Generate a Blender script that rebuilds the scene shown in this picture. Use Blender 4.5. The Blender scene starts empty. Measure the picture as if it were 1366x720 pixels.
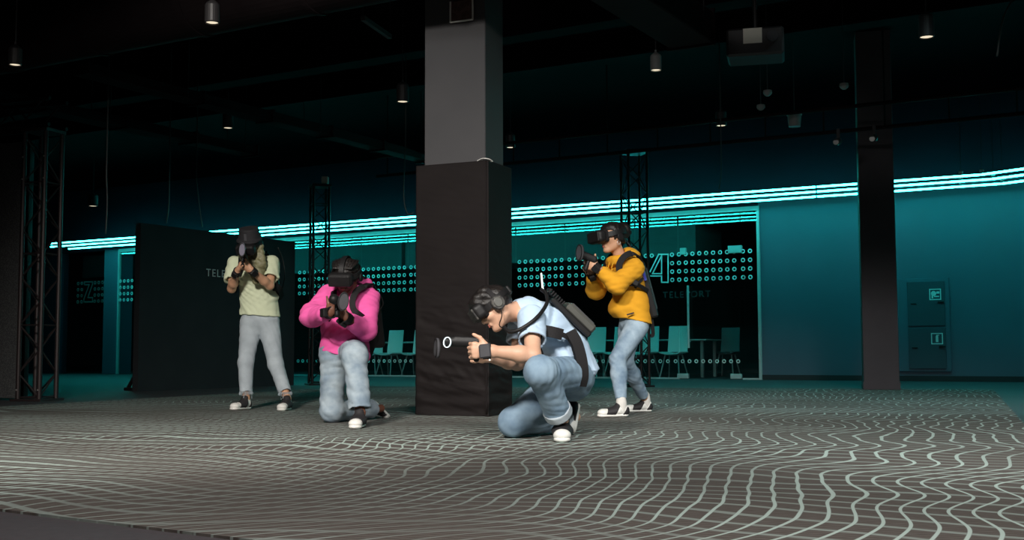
import bpy, math, random
import numpy as np
from mathutils import Vector, Matrix

random.seed(7)
SC = bpy.context.scene
COL = SC.collection
V3 = lambda *a: np.array(a, dtype=float)

def nrm(v):
    v = np.asarray(v, float)
    return v / (np.linalg.norm(v) + 1e-12)

# ------------------------------------------------------------------ camera
F = 1530.0
CAMH = 0.50
TILT = math.atan((470 - 360) / F)
ROLL = 0.0035
CF = V3(0, math.cos(TILT), math.sin(TILT))
_r0 = V3(1, 0, 0)
_u0 = V3(0, -math.sin(TILT), math.cos(TILT))
CR = _r0 * math.cos(ROLL) - _u0 * math.sin(ROLL)
CU = _u0 * math.cos(ROLL) + _r0 * math.sin(ROLL)
CAM = V3(0, 0, CAMH)

def ray(x, y):
    return CR * ((x - 683) / F) + CU * ((360 - y) / F) + CF

def P(x, y, depth):
    """world point seen at (x, y) at world distance y=depth"""
    d = ray(x, y)
    return CAM + d * (depth / d[1])

def G(x, y, z=0.0):
    d = ray(x, y)
    return CAM + d * ((z - CAMH) / d[2])

cam = bpy.data.cameras.new('camera')
cam.sensor_fit = 'HORIZONTAL'
cam.sensor_width = 36.0
cam.lens = F / 1366 * 36
cam.clip_end = 200
co = bpy.data.objects.new('camera', cam)
COL.objects.link(co)
m = Matrix(((CR[0], CU[0], -CF[0], CAM[0]), (CR[1], CU[1], -CF[1], CAM[1]), (CR[2], CU[2], -CF[2], CAM[2]), (0, 0, 0, 1)))
co.matrix_world = m
SC.camera = co

# ------------------------------------------------------------------ materials
def mat(name, color, rough=0.6, metal=0.0, emit=None, estr=0.0, noise=None, bump=None, spec=None, sheen=0.0):
    """noise=(scale, color2, lo, hi), bump=(scale, strength, distance)"""
    ma = bpy.data.materials.new(name)
    ma.use_nodes = True
    nt = ma.node_tree
    b = nt.nodes['Principled BSDF']
    b.inputs['Base Color'].default_value = (*color, 1)
    b.inputs['Roughness'].default_value = rough
    b.inputs['Metallic'].default_value = metal
    if spec is not None:
        b.inputs['Specular IOR Level'].default_value = spec
    if sheen:
        b.inputs['Sheen Weight'].default_value = sheen
    if emit is not None:
        b.inputs['Emission Color'].default_value = (*emit, 1)
        b.inputs['Emission Strength'].default_value = estr
    tc = nt.nodes.new('ShaderNodeTexCoord')
    if noise:
        n = nt.nodes.new('ShaderNodeTexNoise')
        n.inputs['Scale'].default_value = noise[0]
        n.inputs['Detail'].default_value = 4
        nt.links.new(tc.outputs['Object'], n.inputs['Vector'])
        cr = nt.nodes.new('ShaderNodeValToRGB')
        cr.color_ramp.elements[0].position = noise[2]
        cr.color_ramp.elements[1].position = noise[3]
        cr.color_ramp.elements[0].color = (*color, 1)
        cr.color_ramp.elements[1].color = (*noise[1], 1)
        nt.links.new(n.outputs['Fac'], cr.inputs['Fac'])
        nt.links.new(cr.outputs['Color'], b.inputs['Base Color'])
    if bump:
        n2 = nt.nodes.new('ShaderNodeTexNoise')
        n2.inputs['Scale'].default_value = bump[0]
        n2.inputs['Detail'].default_value = 3
        nt.links.new(tc.outputs['Object'], n2.inputs['Vector'])
        bp = nt.nodes.new('ShaderNodeBump')
        bp.inputs['Strength'].default_value = bump[1]
        bp.inputs['Distance'].default_value = bump[2]
        nt.links.new(n2.outputs['Fac'], bp.inputs['Height'])
        nt.links.new(bp.outputs['Normal'], b.inputs['Normal'])
    return ma

M = {}
LEDC = (0.16, 1.0, 1.0)
M['led'] = mat('led_tube_glow', (0.6, 0.9, 0.9), 0.4, emit=(0.040, 1.0, 0.96), estr=17.5)
M['wall'] = mat('painted_wall', (0.085, 0.118, 0.165), 0.55, noise=(1.2, (0.095, 0.128, 0.18), 0.3, 0.7), bump=(60, 0.1, 0.003))
M['wall_upper'] = mat('dark_blue_wall', (0.016, 0.014, 0.032), 0.85, noise=(1.5, (0.02, 0.018, 0.04), 0.3, 0.7))
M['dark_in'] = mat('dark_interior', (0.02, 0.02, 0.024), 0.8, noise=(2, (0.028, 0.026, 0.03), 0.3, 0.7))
M['soffit'] = mat('interior_soffit', (0.10, 0.12, 0.125), 0.8, noise=(2, (0.115, 0.135, 0.14), 0.3, 0.7))
M['ceil'] = mat('black_ceiling', (0.004, 0.003, 0.004), 0.95, noise=(3, (0.006, 0.004, 0.006), 0.3, 0.7), spec=0.05)
M['duct'] = mat('black_duct', (0.009, 0.006, 0.007), 0.7, noise=(5, (0.013, 0.009, 0.010), 0.3, 0.7), spec=0.12)
M['floor'] = mat('dark_floor', (0.062, 0.055, 0.060), 0.62, noise=(30, (0.078, 0.070, 0.076), 0.3, 0.7), bump=(120, 0.15, 0.002))
M['truss'] = mat('black_truss_metal', (0.012, 0.010, 0.011), 0.45, metal=0.3)
M['truss_brown'] = mat('dark_truss_metal', (0.045, 0.032, 0.033), 0.45, metal=0.3)
M['bolt'] = mat('pale_bolt', (0.6, 0.58, 0.56), 0.3, metal=0.5)
M['panel'] = mat('black_panel', (0.026, 0.029, 0.033), 0.8, noise=(3, (0.031, 0.035, 0.039), 0.3, 0.7), spec=0.2)
M['mesh_panel'] = mat('mesh_panel', (0.06, 0.062, 0.066), 0.7, noise=(90, (0.13, 0.135, 0.135), 0.45, 0.6))
M['column'] = mat('grey_column_paint', (0.054, 0.054, 0.058), 0.65, noise=(3, (0.061, 0.060, 0.064), 0.3, 0.7), bump=(40, 0.1, 0.003))
M['column_dark'] = mat('dark_column_paint', (0.06, 0.048, 0.055), 0.7, noise=(3, (0.07, 0.058, 0.065), 0.3, 0.7))
M['cover'] = mat('black_fabric_cover', (0.009, 0.0067, 0.0067), 0.7, noise=(4, (0.012, 0.009, 0.009), 0.3, 0.7), bump=(200, 0.15, 0.002), spec=0.2)
M['frame_metal'] = mat('pale_metal_frame', (0.55, 0.58, 0.58), 0.4, metal=0.2, noise=(8, (0.6, 0.62, 0.62), 0.3, 0.7))
M['decal'] = mat('white_decal', (0.85, 0.88, 0.86), 0.5)
M['decal_dim'] = mat('dimmed_decal', (0.16, 0.16, 0.16), 0.6)  # decal colour greyed to stand for weaker light at the far left
M['letter_faint'] = mat('faint_lettering', (0.045, 0.045, 0.05), 0.6)
M['sign'] = mat('sign_print', (0.75, 0.8, 0.8), 0.5)
M['cabinet'] = mat('fire_cabinet_paint', (0.050, 0.066, 0.09), 0.5, noise=(3, (0.056, 0.074, 0.10), 0.3, 0.7))
M['chair_pl'] = mat('pale_chair_shell', (0.82, 0.84, 0.84), 0.5, noise=(5, (0.86, 0.88, 0.88), 0.3, 0.7))
M['chair_leg'] = mat('chair_leg_metal', (0.40, 0.42, 0.42), 0.4, metal=0.4)
M['chair_dark'] = mat('dark_chair_shell', (0.14, 0.14, 0.15), 0.5)
M['table'] = mat('white_tabletop', (0.7, 0.7, 0.7), 0.4)
M['lamp'] = mat('pendant_black', (0.03, 0.028, 0.03), 0.5)
M['lamp_grey'] = mat('pendant_grey', (0.30, 0.30, 0.29), 0.5)
M['lamp_glow'] = mat('pendant_glow', (0.9, 0.85, 0.7), 0.5, emit=(1.0, 0.85, 0.62), estr=0.9)
M['white_pl'] = mat('white_plastic', (0.6, 0.6, 0.57), 0.5, noise=(9, (0.66, 0.65, 0.62), 0.3, 0.7))
M['paper'] = mat('pale_label', (0.8, 0.77, 0.68), 0.7)
M['black_pl'] = mat('black_plastic', (0.009, 0.0085, 0.009), 0.5, noise=(20, (0.013, 0.0125, 0.013), 0.3, 0.7), spec=0.3)
M['grey_pl'] = mat('grey_plastic', (0.055, 0.055, 0.062), 0.5, noise=(12, (0.066, 0.066, 0.073), 0.3, 0.7), spec=0.3)
M['purple_pl'] = mat('slate_plastic', (0.17, 0.16, 0.22), 0.4)
M['strap'] = mat('black_webbing', (0.012, 0.011, 0.012), 0.75, bump=(250, 0.3, 0.002), spec=0.25)
M['hat'] = mat('black_hat_cloth', (0.016, 0.016, 0.019), 0.8, bump=(200, 0.3, 0.002))
M['camo'] = mat('camo_plastic', (0.018, 0.018, 0.018), 0.7, noise=(45, (0.075, 0.07, 0.062), 0.47, 0.58))
M['pack'] = mat('grey_green_pack', (0.065, 0.066, 0.058), 0.5, noise=(10, (0.08, 0.08, 0.07), 0.3, 0.7))
M['blue_pl'] = mat('blue_plastic', (0.05, 0.06, 0.35), 0.45)
M['ring'] = mat('ring_light', (0.8, 0.9, 0.95), 0.3, emit=(0.75, 0.95, 1.0), estr=0.9)
M['antenna'] = mat('antenna_white', (0.8, 0.85, 0.8), 0.4, emit=(0.8, 1.0, 0.9), estr=0.5)
M['magenta'] = mat('magenta_light', (0.8, 0.2, 0.7), 0.4, emit=(1.0, 0.35, 0.9), estr=1.0)

def glass_mat(name, tint):
    ma = bpy.data.materials.new(name)
    ma.use_nodes = True
    nt = ma.node_tree
    nt.nodes.clear()
    out = nt.nodes.new('ShaderNodeOutputMaterial')
    mix = nt.nodes.new('ShaderNodeMixShader')
    tr = nt.nodes.new('ShaderNodeBsdfTransparent')
    tr.inputs['Color'].default_value = (*tint, 1)
    gl = nt.nodes.new('ShaderNodeBsdfGlossy')
    gl.inputs['Roughness'].default_value = 0.02
    fr = nt.nodes.new('ShaderNodeFresnel')
    fr.inputs['IOR'].default_value = 1.55
    ge = nt.nodes.new('ShaderNodeNewGeometry')
    mr = nt.nodes.new('ShaderNodeMapRange')
    mr.inputs['To Min'].default_value = 1.55; mr.inputs['To Max'].default_value = 1 / 1.55
    nt.links.new(ge.outputs['Backfacing'], mr.inputs['Value'])
    nt.links.new(mr.outputs[0], fr.inputs['IOR'])
    nt.links.new(fr.outputs[0], mix.inputs[0])
    nt.links.new(tr.outputs[0], mix.inputs[1])
    nt.links.new(gl.outputs[0], mix.inputs[2])
    nt.links.new(mix.outputs[0], out.inputs[0])
    return ma
M['glass'] = glass_mat('window_glass', (0.88, 0.95, 0.95))

def denim(name, dark, light, seed):
    ma = mat(name, dark, 0.85, noise=(8, light, 0.34, 0.66), bump=(320, 0.25, 0.0015))
    return ma
M['denim_pale'] = denim('pale_denim', (0.36, 0.41, 0.45), (0.46, 0.52, 0.56), 1)
M['denim_light'] = denim('light_denim', (0.20, 0.27, 0.34), (0.42, 0.50, 0.55), 2)
M['denim_blue'] = denim('blue_denim', (0.15, 0.235, 0.33), (0.27, 0.38, 0.48), 3)
M['denim_mid'] = denim('mid_denim', (0.16, 0.24, 0.33), (0.38, 0.49, 0.58), 4)
M['tee_green'] = mat('pale_green_cotton', (0.66, 0.72, 0.50), 0.9, noise=(6, (0.70, 0.76, 0.54), 0.3, 0.7), bump=(300, 0.15, 0.001))
M['tee_blue'] = mat('pale_blue_cotton', (0.44, 0.58, 0.74), 0.9, noise=(6, (0.48, 0.62, 0.77), 0.3, 0.7), bump=(300, 0.15, 0.001))
M['hood_pink'] = mat('pink_fleece', (0.80, 0.10, 0.36), 0.9, noise=(7, (0.85, 0.12, 0.40), 0.3, 0.7), bump=(200, 0.2, 0.001))
M['hood_yellow'] = mat('mustard_fleece', (0.72, 0.33, 0.012), 0.9, noise=(7, (0.78, 0.37, 0.016), 0.3, 0.7), bump=(200, 0.2, 0.001))
M['skin_light'] = mat('skin_light', (0.62, 0.36, 0.24), 0.5, noise=(15, (0.66, 0.39, 0.27), 0.3, 0.7))
M['skin_tan'] = mat('skin_tan', (0.56, 0.30, 0.18), 0.5, noise=(15, (0.60, 0.33, 0.20), 0.3, 0.7))
M['skin_dark'] = mat('skin_dark', (0.17, 0.068, 0.042), 0.45, noise=(15, (0.20, 0.08, 0.05), 0.3, 0.7))
M['lips'] = mat('lips', (0.48, 0.14, 0.11), 0.4)
M['hair_black'] = mat('black_hair', (0.005, 0.004, 0.004), 0.5, noise=(60, (0.014, 0.010, 0.008), 0.4, 0.7), bump=(90, 0.6, 0.006))
M['hair_blond'] = mat('ash_blond_hair', (0.16, 0.15, 0.075), 0.5, noise=(50, (0.26, 0.25, 0.14), 0.35, 0.7), bump=(90, 0.6, 0.006))
M['shoe_white'] = mat('white_leather', (0.78, 0.77, 0.72), 0.5, noise=(20, (0.82, 0.81, 0.77), 0.3, 0.7))
M['shoe_black'] = mat('black_suede', (0.020, 0.018, 0.020), 0.7, bump=(150, 0.3, 0.002))
M['sock'] = mat('white_sock', (0.66, 0.64, 0.60), 0.9, bump=(250, 0.4, 0.002))
M['gold'] = mat('yellow_patch', (0.55, 0.42, 0.06), 0.5)

# carpet: two families of wandering pale contour lines over a fine brown-grey stripe
def carpet_mat():
    ma = bpy.data.materials.new('contour_line_carpet')
    ma.use_nodes = True
    nt = ma.node_tree
    N = nt.nodes; L = nt.links
    b = N['Principled BSDF']
    b.inputs['Roughness'].default_value = 0.95
    b.inputs['Specular IOR Level'].default_value = 0.15
    tc = N.new('ShaderNodeTexCoord')
    sep = N.new('ShaderNodeSeparateXYZ')
    L.new(tc.outputs['Object'], sep.inputs[0])
    def math_(op, a, c=None, d=None):
        n = N.new('ShaderNodeMath'); n.operation = op
        for i, v in enumerate((a, c, d)):
            if v is None: continue
            if isinstance(v, (int, float)): n.inputs[i].default_value = v
            else: L.new(v, n.inputs[i])
        return n.outputs[0]
    def noise(sx, sy, ox, detail=1.0, scale=1.0):
        cmb = N.new('ShaderNodeCombineXYZ')
        L.new(math_('MULTIPLY_ADD', sep.outputs[0], sx, ox), cmb.inputs[0])
        L.new(math_('MULTIPLY_ADD', sep.outputs[1], sy, ox * 0.7), cmb.inputs[1])
        n = N.new('ShaderNodeTexNoise'); n.inputs['Scale'].default_value = scale
        n.inputs['Detail'].default_value = detail
        L.new(cmb.outputs[0], n.inputs['Vector'])
        return n.outputs['Fac']
    def lines(coord, spacing, warp, width):
        ph = math_('ADD', math_('DIVIDE', coord, spacing), warp)
        fr = math_('FRACT', ph)
        d = math_('ABSOLUTE', math_('SUBTRACT', fr, 0.5))
        mr = N.new('ShaderNodeMapRange'); mr.interpolation_type = 'SMOOTHSTEP'
        L.new(d, mr.inputs['Value'])
        mr.inputs['From Min'].default_value = width
        mr.inputs['From Max'].default_value = width * 1.7
        mr.inputs['To Min'].default_value = 1.0
        mr.inputs['To Max'].default_value = 0.0
        return mr.outputs[0]
    U, W = sep.outputs[0], sep.outputs[1]
    n1 = noise(0.75, 1.15, 3.1, 0.7)
    n2 = noise(0.35, 0.5, 9.7, 0.0)
    warpA = math_('ADD', math_('MULTIPLY', n1, 6.5), math_('MULTIPLY', n2, 11.0))
    lA = lines(U, 0.088, warpA, 0.054)
    n3 = noise(0.8, 0.8, 21.3, 0.8)
    n4 = noise(0.4, 0.3, 31.3, 0.0)
    warpB = math_('ADD', math_('MULTIPLY', n3, 5.5), math_('MULTIPLY', n4, 6.0))
    lB = lines(W, 0.15, warpB, 0.075)
    # the crossing family belongs to the left part of the carpet and fades in patches
    mk = N.new('ShaderNodeMapRange')
    L.new(math_('ADD', U, math_('MULTIPLY', n4, 3.0)), mk.inputs['Value'])
    mk.inputs['From Min'].default_value = -0.6; mk.inputs['From Max'].default_value = 1.8
    mk.inputs['To Min'].default_value = 1.0; mk.inputs['To Max'].default_value = 0.42
    lBm = math_('MULTIPLY', lB, mk.outputs[0])
    patch = N.new('ShaderNodeMapRange')
    L.new(noise(0.5, 0.6, 47.0, 2.0), patch.inputs['Value'])
    patch.inputs['From Min'].default_value = 0.33; patch.inputs['From Max'].default_value = 0.58
    patch.inputs['To Min'].default_value = 0.25; patch.inputs['To Max'].default_value = 1.0
    ln = math_('MULTIPLY', math_('MAXIMUM', lA, lBm), patch.outputs[0])
    # base: fine stripes along U
    st = math_('SINE', math_('MULTIPLY', math_('ADD', W, math_('MULTIPLY', n1, 0.05)), 2 * math.pi / 0.034))
    stf = math_('MULTIPLY_ADD', st, 0.5, 0.5)
    fib = noise(25, 90, 5.0, 3.0)
    base = N.new('ShaderNodeMixRGB')
    L.new(math_('MULTIPLY_ADD', fib, 0.9, math_('MULTIPLY_ADD', stf, 0.45, -0.2)), base.inputs[0])
    base.inputs[1].default_value = (0.062, 0.048, 0.043, 1)
    base.inputs[2].default_value = (0.150, 0.136, 0.123, 1)
    fin = N.new('ShaderNodeMixRGB')
    L.new(ln, fin.inputs[0])
    L.new(base.outputs[0], fin.inputs[1])
    fin.inputs[2].default_value = (0.42, 0.52, 0.48, 1)
    L.new(fin.outputs[0], b.inputs['Base Color'])
    bp = N.new('ShaderNodeBump'); bp.inputs['Strength'].default_value = 0.3; bp.inputs['Distance'].default_value = 0.003
    L.new(fib, bp.inputs['Height']); L.new(bp.outputs['Normal'], b.inputs['Normal'])
    return ma
M['carpet'] = carpet_mat()

# ------------------------------------------------------------------ object helpers
ROOT = {}
def rootloc(o):
    while o.parent is not None:
        o = o.parent
    return ROOT.get(o.name, V3(0, 0, 0))

def tag(o, label=None, cat=None, group=None, kind=None):
    if label: o['label'] = label
    if cat: o['category'] = cat
    if group: o['group'] = group
    if kind: o['kind'] = kind
    return o

def empty(name, loc, label=None, cat=None, group=None, kind=None):
    o = bpy.data.objects.new(name, None)
    COL.objects.link(o)
    o.location = Vector(loc)
    o.empty_display_size = 0.1
    ROOT[o.name] = np.array(loc, float)
    return tag(o, label, cat, group, kind)

def mesh_obj(name, verts, faces, ma, parent=None, loc=None, smooth=False, flat_angle=None):
    verts = np.asarray(verts, float)
    me = bpy.data.meshes.new(name)
    base = rootloc(parent) if parent is not None else (np.array(loc, float) if loc is not None else V3(0, 0, 0))
    me.from_pydata((verts - base).tolist(), [], [list(map(int, f)) for f in faces])
    me.update()
    if smooth:
        me.polygons.foreach_set('use_smooth', np.ones(len(me.polygons), dtype=bool))
    me.materials.append(ma)
    o = bpy.data.objects.new(name, me)
    COL.objects.link(o)
    if parent is not None:
        o.parent = parent
    else:
        o.location = Vector(base)
        ROOT[o.name] = base
    return o

class MB:
    def __init__(s):
        s.v = []; s.f = []
    def add(s, vs, fs):
        o = len(s.v)
        s.v.extend([np.asarray(v, float) for v in vs])
        s.f.extend([[i + o for i in f] for f in fs])
        return s
    def box(s, c, ax, ay, az, bev=0.0):
        """c centre, ax/ay/az half-axis vectors; bevelled by chamfering"""
        c, ax, ay, az = [np.asarray(q, float) for q in (c, ax, ay, az)]
        if bev <= 0:
            vs = [c + i * ax + j * ay + k * az for k in (-1, 1) for j in (-1, 1) for i in (-1, 1)]
            return s.add(vs, [(0, 2, 3, 1), (4, 5, 7, 6), (0, 1, 5, 4), (2, 6, 7, 3), (0, 4, 6, 2), (1, 3, 7, 5)])
        lx, ly, lz = [np.linalg.norm(q) for q in (ax, ay, az)]
        bx, by, bz = 1 - min(bev / lx, .9), 1 - min(bev / ly, .9), 1 - min(bev / lz, .9)
        vs = []; ix = {}
        for k in (-1, 1):
            for j in (-1, 1):
                for i in (-1, 1):
                    for a in range(3):
                        q = [i * bx, j * by, k * bz]; q[a] = (i, j, k)[a]
                        ix[(i, j, k, a)] = len(vs)
                        vs.append(c + q[0] * ax + q[1] * ay + q[2] * az)
        fs = []
        def fix(f):
            n = np.zeros(3)
            pts = [vs[q] for q in f]
            n = np.cross(pts[1] - pts[0], pts[2] - pts[0])
            ce = sum(pts) / len(pts)
            return f if np.dot(n, ce - c) > 0 else f[::-1]
        for a in range(3):
            for sg in (-1, 1):
                o1, o2 = [q for q in range(3) if q != a]
                f = []
                for (p, q) in ((-1, -1), (1, -1), (1, 1), (-1, 1)):
                    key = [0, 0, 0]; key[a] = sg; key[o1] = p; key[o2] = q
                    f.append(ix[(*key, a)])
                fs.append(fix(f))
        for a in range(3):          # edges along axis a
            o1, o2 = [q for q in range(3) if q != a]
            for p in (-1, 1):
                for q in (-1, 1):
                    k1 = [0, 0, 0]; k1[a] = -1; k1[o1] = p; k1[o2] = q
                    k2 = list(k1); k2[a] = 1
                    fs.append(fix([ix[(*k1, o1)], ix[(*k2, o1)], ix[(*k2, o2)], ix[(*k1, o2)]]))
        for k in (-1, 1):
            for j in (-1, 1):
                for i in (-1, 1):
                    fs.append(fix([ix[(i, j, k, 0)], ix[(i, j, k, 1)], ix[(i, j, k, 2)]]))
        return s.add(vs, fs)
    def tube(s, pts, r, n=8, closed=False, caps=True, flat=None):
        """sweep a circle (or flat=(w,t) ribbon rectangle, with r=reference normal fn) along pts"""
        pts = [np.asarray(p, float) for p in pts]
        m = len(pts)
        rad = r if hasattr(r, '__len__') else [r] * m
        prevx = None
        vs = []
        for i, p in enumerate(pts):
            if closed: t = pts[(i + 1) % m] - pts[i - 1]
            else: t = pts[min(i + 1, m - 1)] - pts[max(i - 1, 0)]
            t = nrm(t)
            if prevx is None:
                ref = V3(0, 0, 1) if abs(t[2]) < 0.9 else V3(1, 0, 0)
                x = nrm(np.cross(ref, t))
            else:
                x = nrm(prevx - t * np.dot(prevx, t))
            prevx = x
            y = np.cross(t, x)
            for k in range(n):
                a = 2 * math.pi * k / n
                vs.append(p + (x * math.cos(a) + y * math.sin(a)) * rad[i])
        fs = []
        rng = m if closed else m - 1
        for i in range(rng):
            for k in range(n):
                a = i * n + k; b = i * n + (k + 1) % n
                c = ((i + 1) % m) * n + (k + 1) % n; d = ((i + 1) % m) * n + k
                fs.append((a, b, c, d))
        if caps and not closed:
            fs.append(tuple(range(n))[::-1])
            fs.append(tuple((m - 1) * n + k for k in range(n)))
        return s.add(vs, fs)
    def cyl(s, a, b, r, n=16, r2=None):
        return s.tube([a, b], [r, r if r2 is None else r2], n)
    def ribbon(s, pts, nrms, w, t):
        """strap: flat band of width w and thickness t, nrms = outward normals"""
        pts = [np.asarray(p, float) for p in pts]
        vs = []; m = len(pts)
        for i, p in enumerate(pts):
            tg = nrm(pts[min(i + 1, m - 1)] - pts[max(i - 1, 0)])
            nn = np.asarray(nrms[i], float); nn = nrm(nn - tg * np.dot(nn, tg))
            sd = np.cross(tg, nn)
            vs += [p - sd * w / 2 - nn * t / 2, p + sd * w / 2 - nn * t / 2, p + sd * w / 2 + nn * t / 2, p - sd * w / 2 + nn * t / 2]
        fs = []
        for i in range(m - 1):
            for k in range(4):
                a = i * 4 + k; b = i * 4 + (k + 1) % 4
                fs.append((a, b, b + 4, a + 4))
        fs.append((3, 2, 1, 0)); e = (m - 1) * 4
        fs.append((e, e + 1, e + 2, e + 3))
        return s.add(vs, fs)
    def disc(s, c, ax, ay, th, n=24):
        """elliptical plate: half axes ax, ay, thickness vector th"""
        c, ax, ay, th = [np.asarray(q, float) for q in (c, ax, ay, th)]
        vs = []
        for lay, sc in ((-.5, .86), (-.3, 1), (.3, 1), (.5, .86)):
            for k in range(n):
                a = 2 * math.pi * k / n
                vs.append(c + th * lay + (ax * math.cos(a) + ay * math.sin(a)) * sc)
        fs = [tuple(range(n))[::-1], tuple(3 * n + k for k in range(n))]
        for l in range(3):
            for k in range(n):
                fs.append((l * n + k, l * n + (k + 1) % n, (l + 1) * n + (k + 1) % n, (l + 1) * n + k))
        return s.add(vs, fs)
    def annulus(s, c, ax, ay, th, inner, n=14):
        c, ax, ay, th = [np.asarray(q, float) for q in (c, ax, ay, th)]
        vs = []
        for lay in (0, 1):
            for rr in (inner, 1.0):
                for k in range(n):
                    a = 2 * math.pi * k / n
                    vs.append(c + th * lay + (ax * math.cos(a) + ay * math.sin(a)) * rr)
        fs = []
        for k in range(n):
            k2 = (k + 1) % n
            fs += [(k, n + k, n + k2, k2), (2 * n + k, 2 * n + k2, 3 * n + k2, 3 * n + k),
                   (n + k, 3 * n + k, 3 * n + k2, n + k2), (k, k2, 2 * n + k2, 2 * n + k)]
        return s.add(vs, fs)
    def build(s, name, ma, parent=None, loc=None, smooth=False):
        return mesh_obj(name, np.array(s.v), s.f, ma, parent, loc, smooth)

def bez(pts, n=8):
    """Catmull-Rom through pts"""
    pts = [np.asarray(p, float) for p in pts]
    q = [2 * pts[0] - pts[1]] + pts + [2 * pts[-1] - pts[-2]]
    out = []
    for i in range(1, len(q) - 2):
        for k in range(n):
            t = k / n
            out.append(0.5 * ((2 * q[i]) + (-q[i - 1] + q[i + 1]) * t + (2 * q[i - 1] - 5 * q[i] + 4 * q[i + 1] - q[i + 2]) * t * t
                              + (-q[i - 1] + 3 * q[i] - 3 * q[i + 1] + q[i + 2]) * t ** 3))
    out.append(pts[-1])
    return out

def text_mesh(s, size, mtx, depth=0.004):
    cu = bpy.data.curves.new('lettering', 'FONT')
    cu.body = s; cu.size = size; cu.extrude = depth / 2; cu.align_x = 'CENTER'; cu.align_y = 'CENTER'
    cu.space_character = 1.25
    ob = bpy.data.objects.new('lettering', cu)
    COL.objects.link(ob)
    bpy.context.view_layer.update()
    dg = bpy.context.evaluated_depsgraph_get()
    me = ob.evaluated_get(dg).to_mesh()
    vs = [np.array(mtx @ v.co) for v in me.vertices]
    fs = [list(p.vertices) for p in me.polygons]
    bpy.data.objects.remove(ob)
    bpy.data.curves.remove(cu)
    return vs, fs

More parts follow.
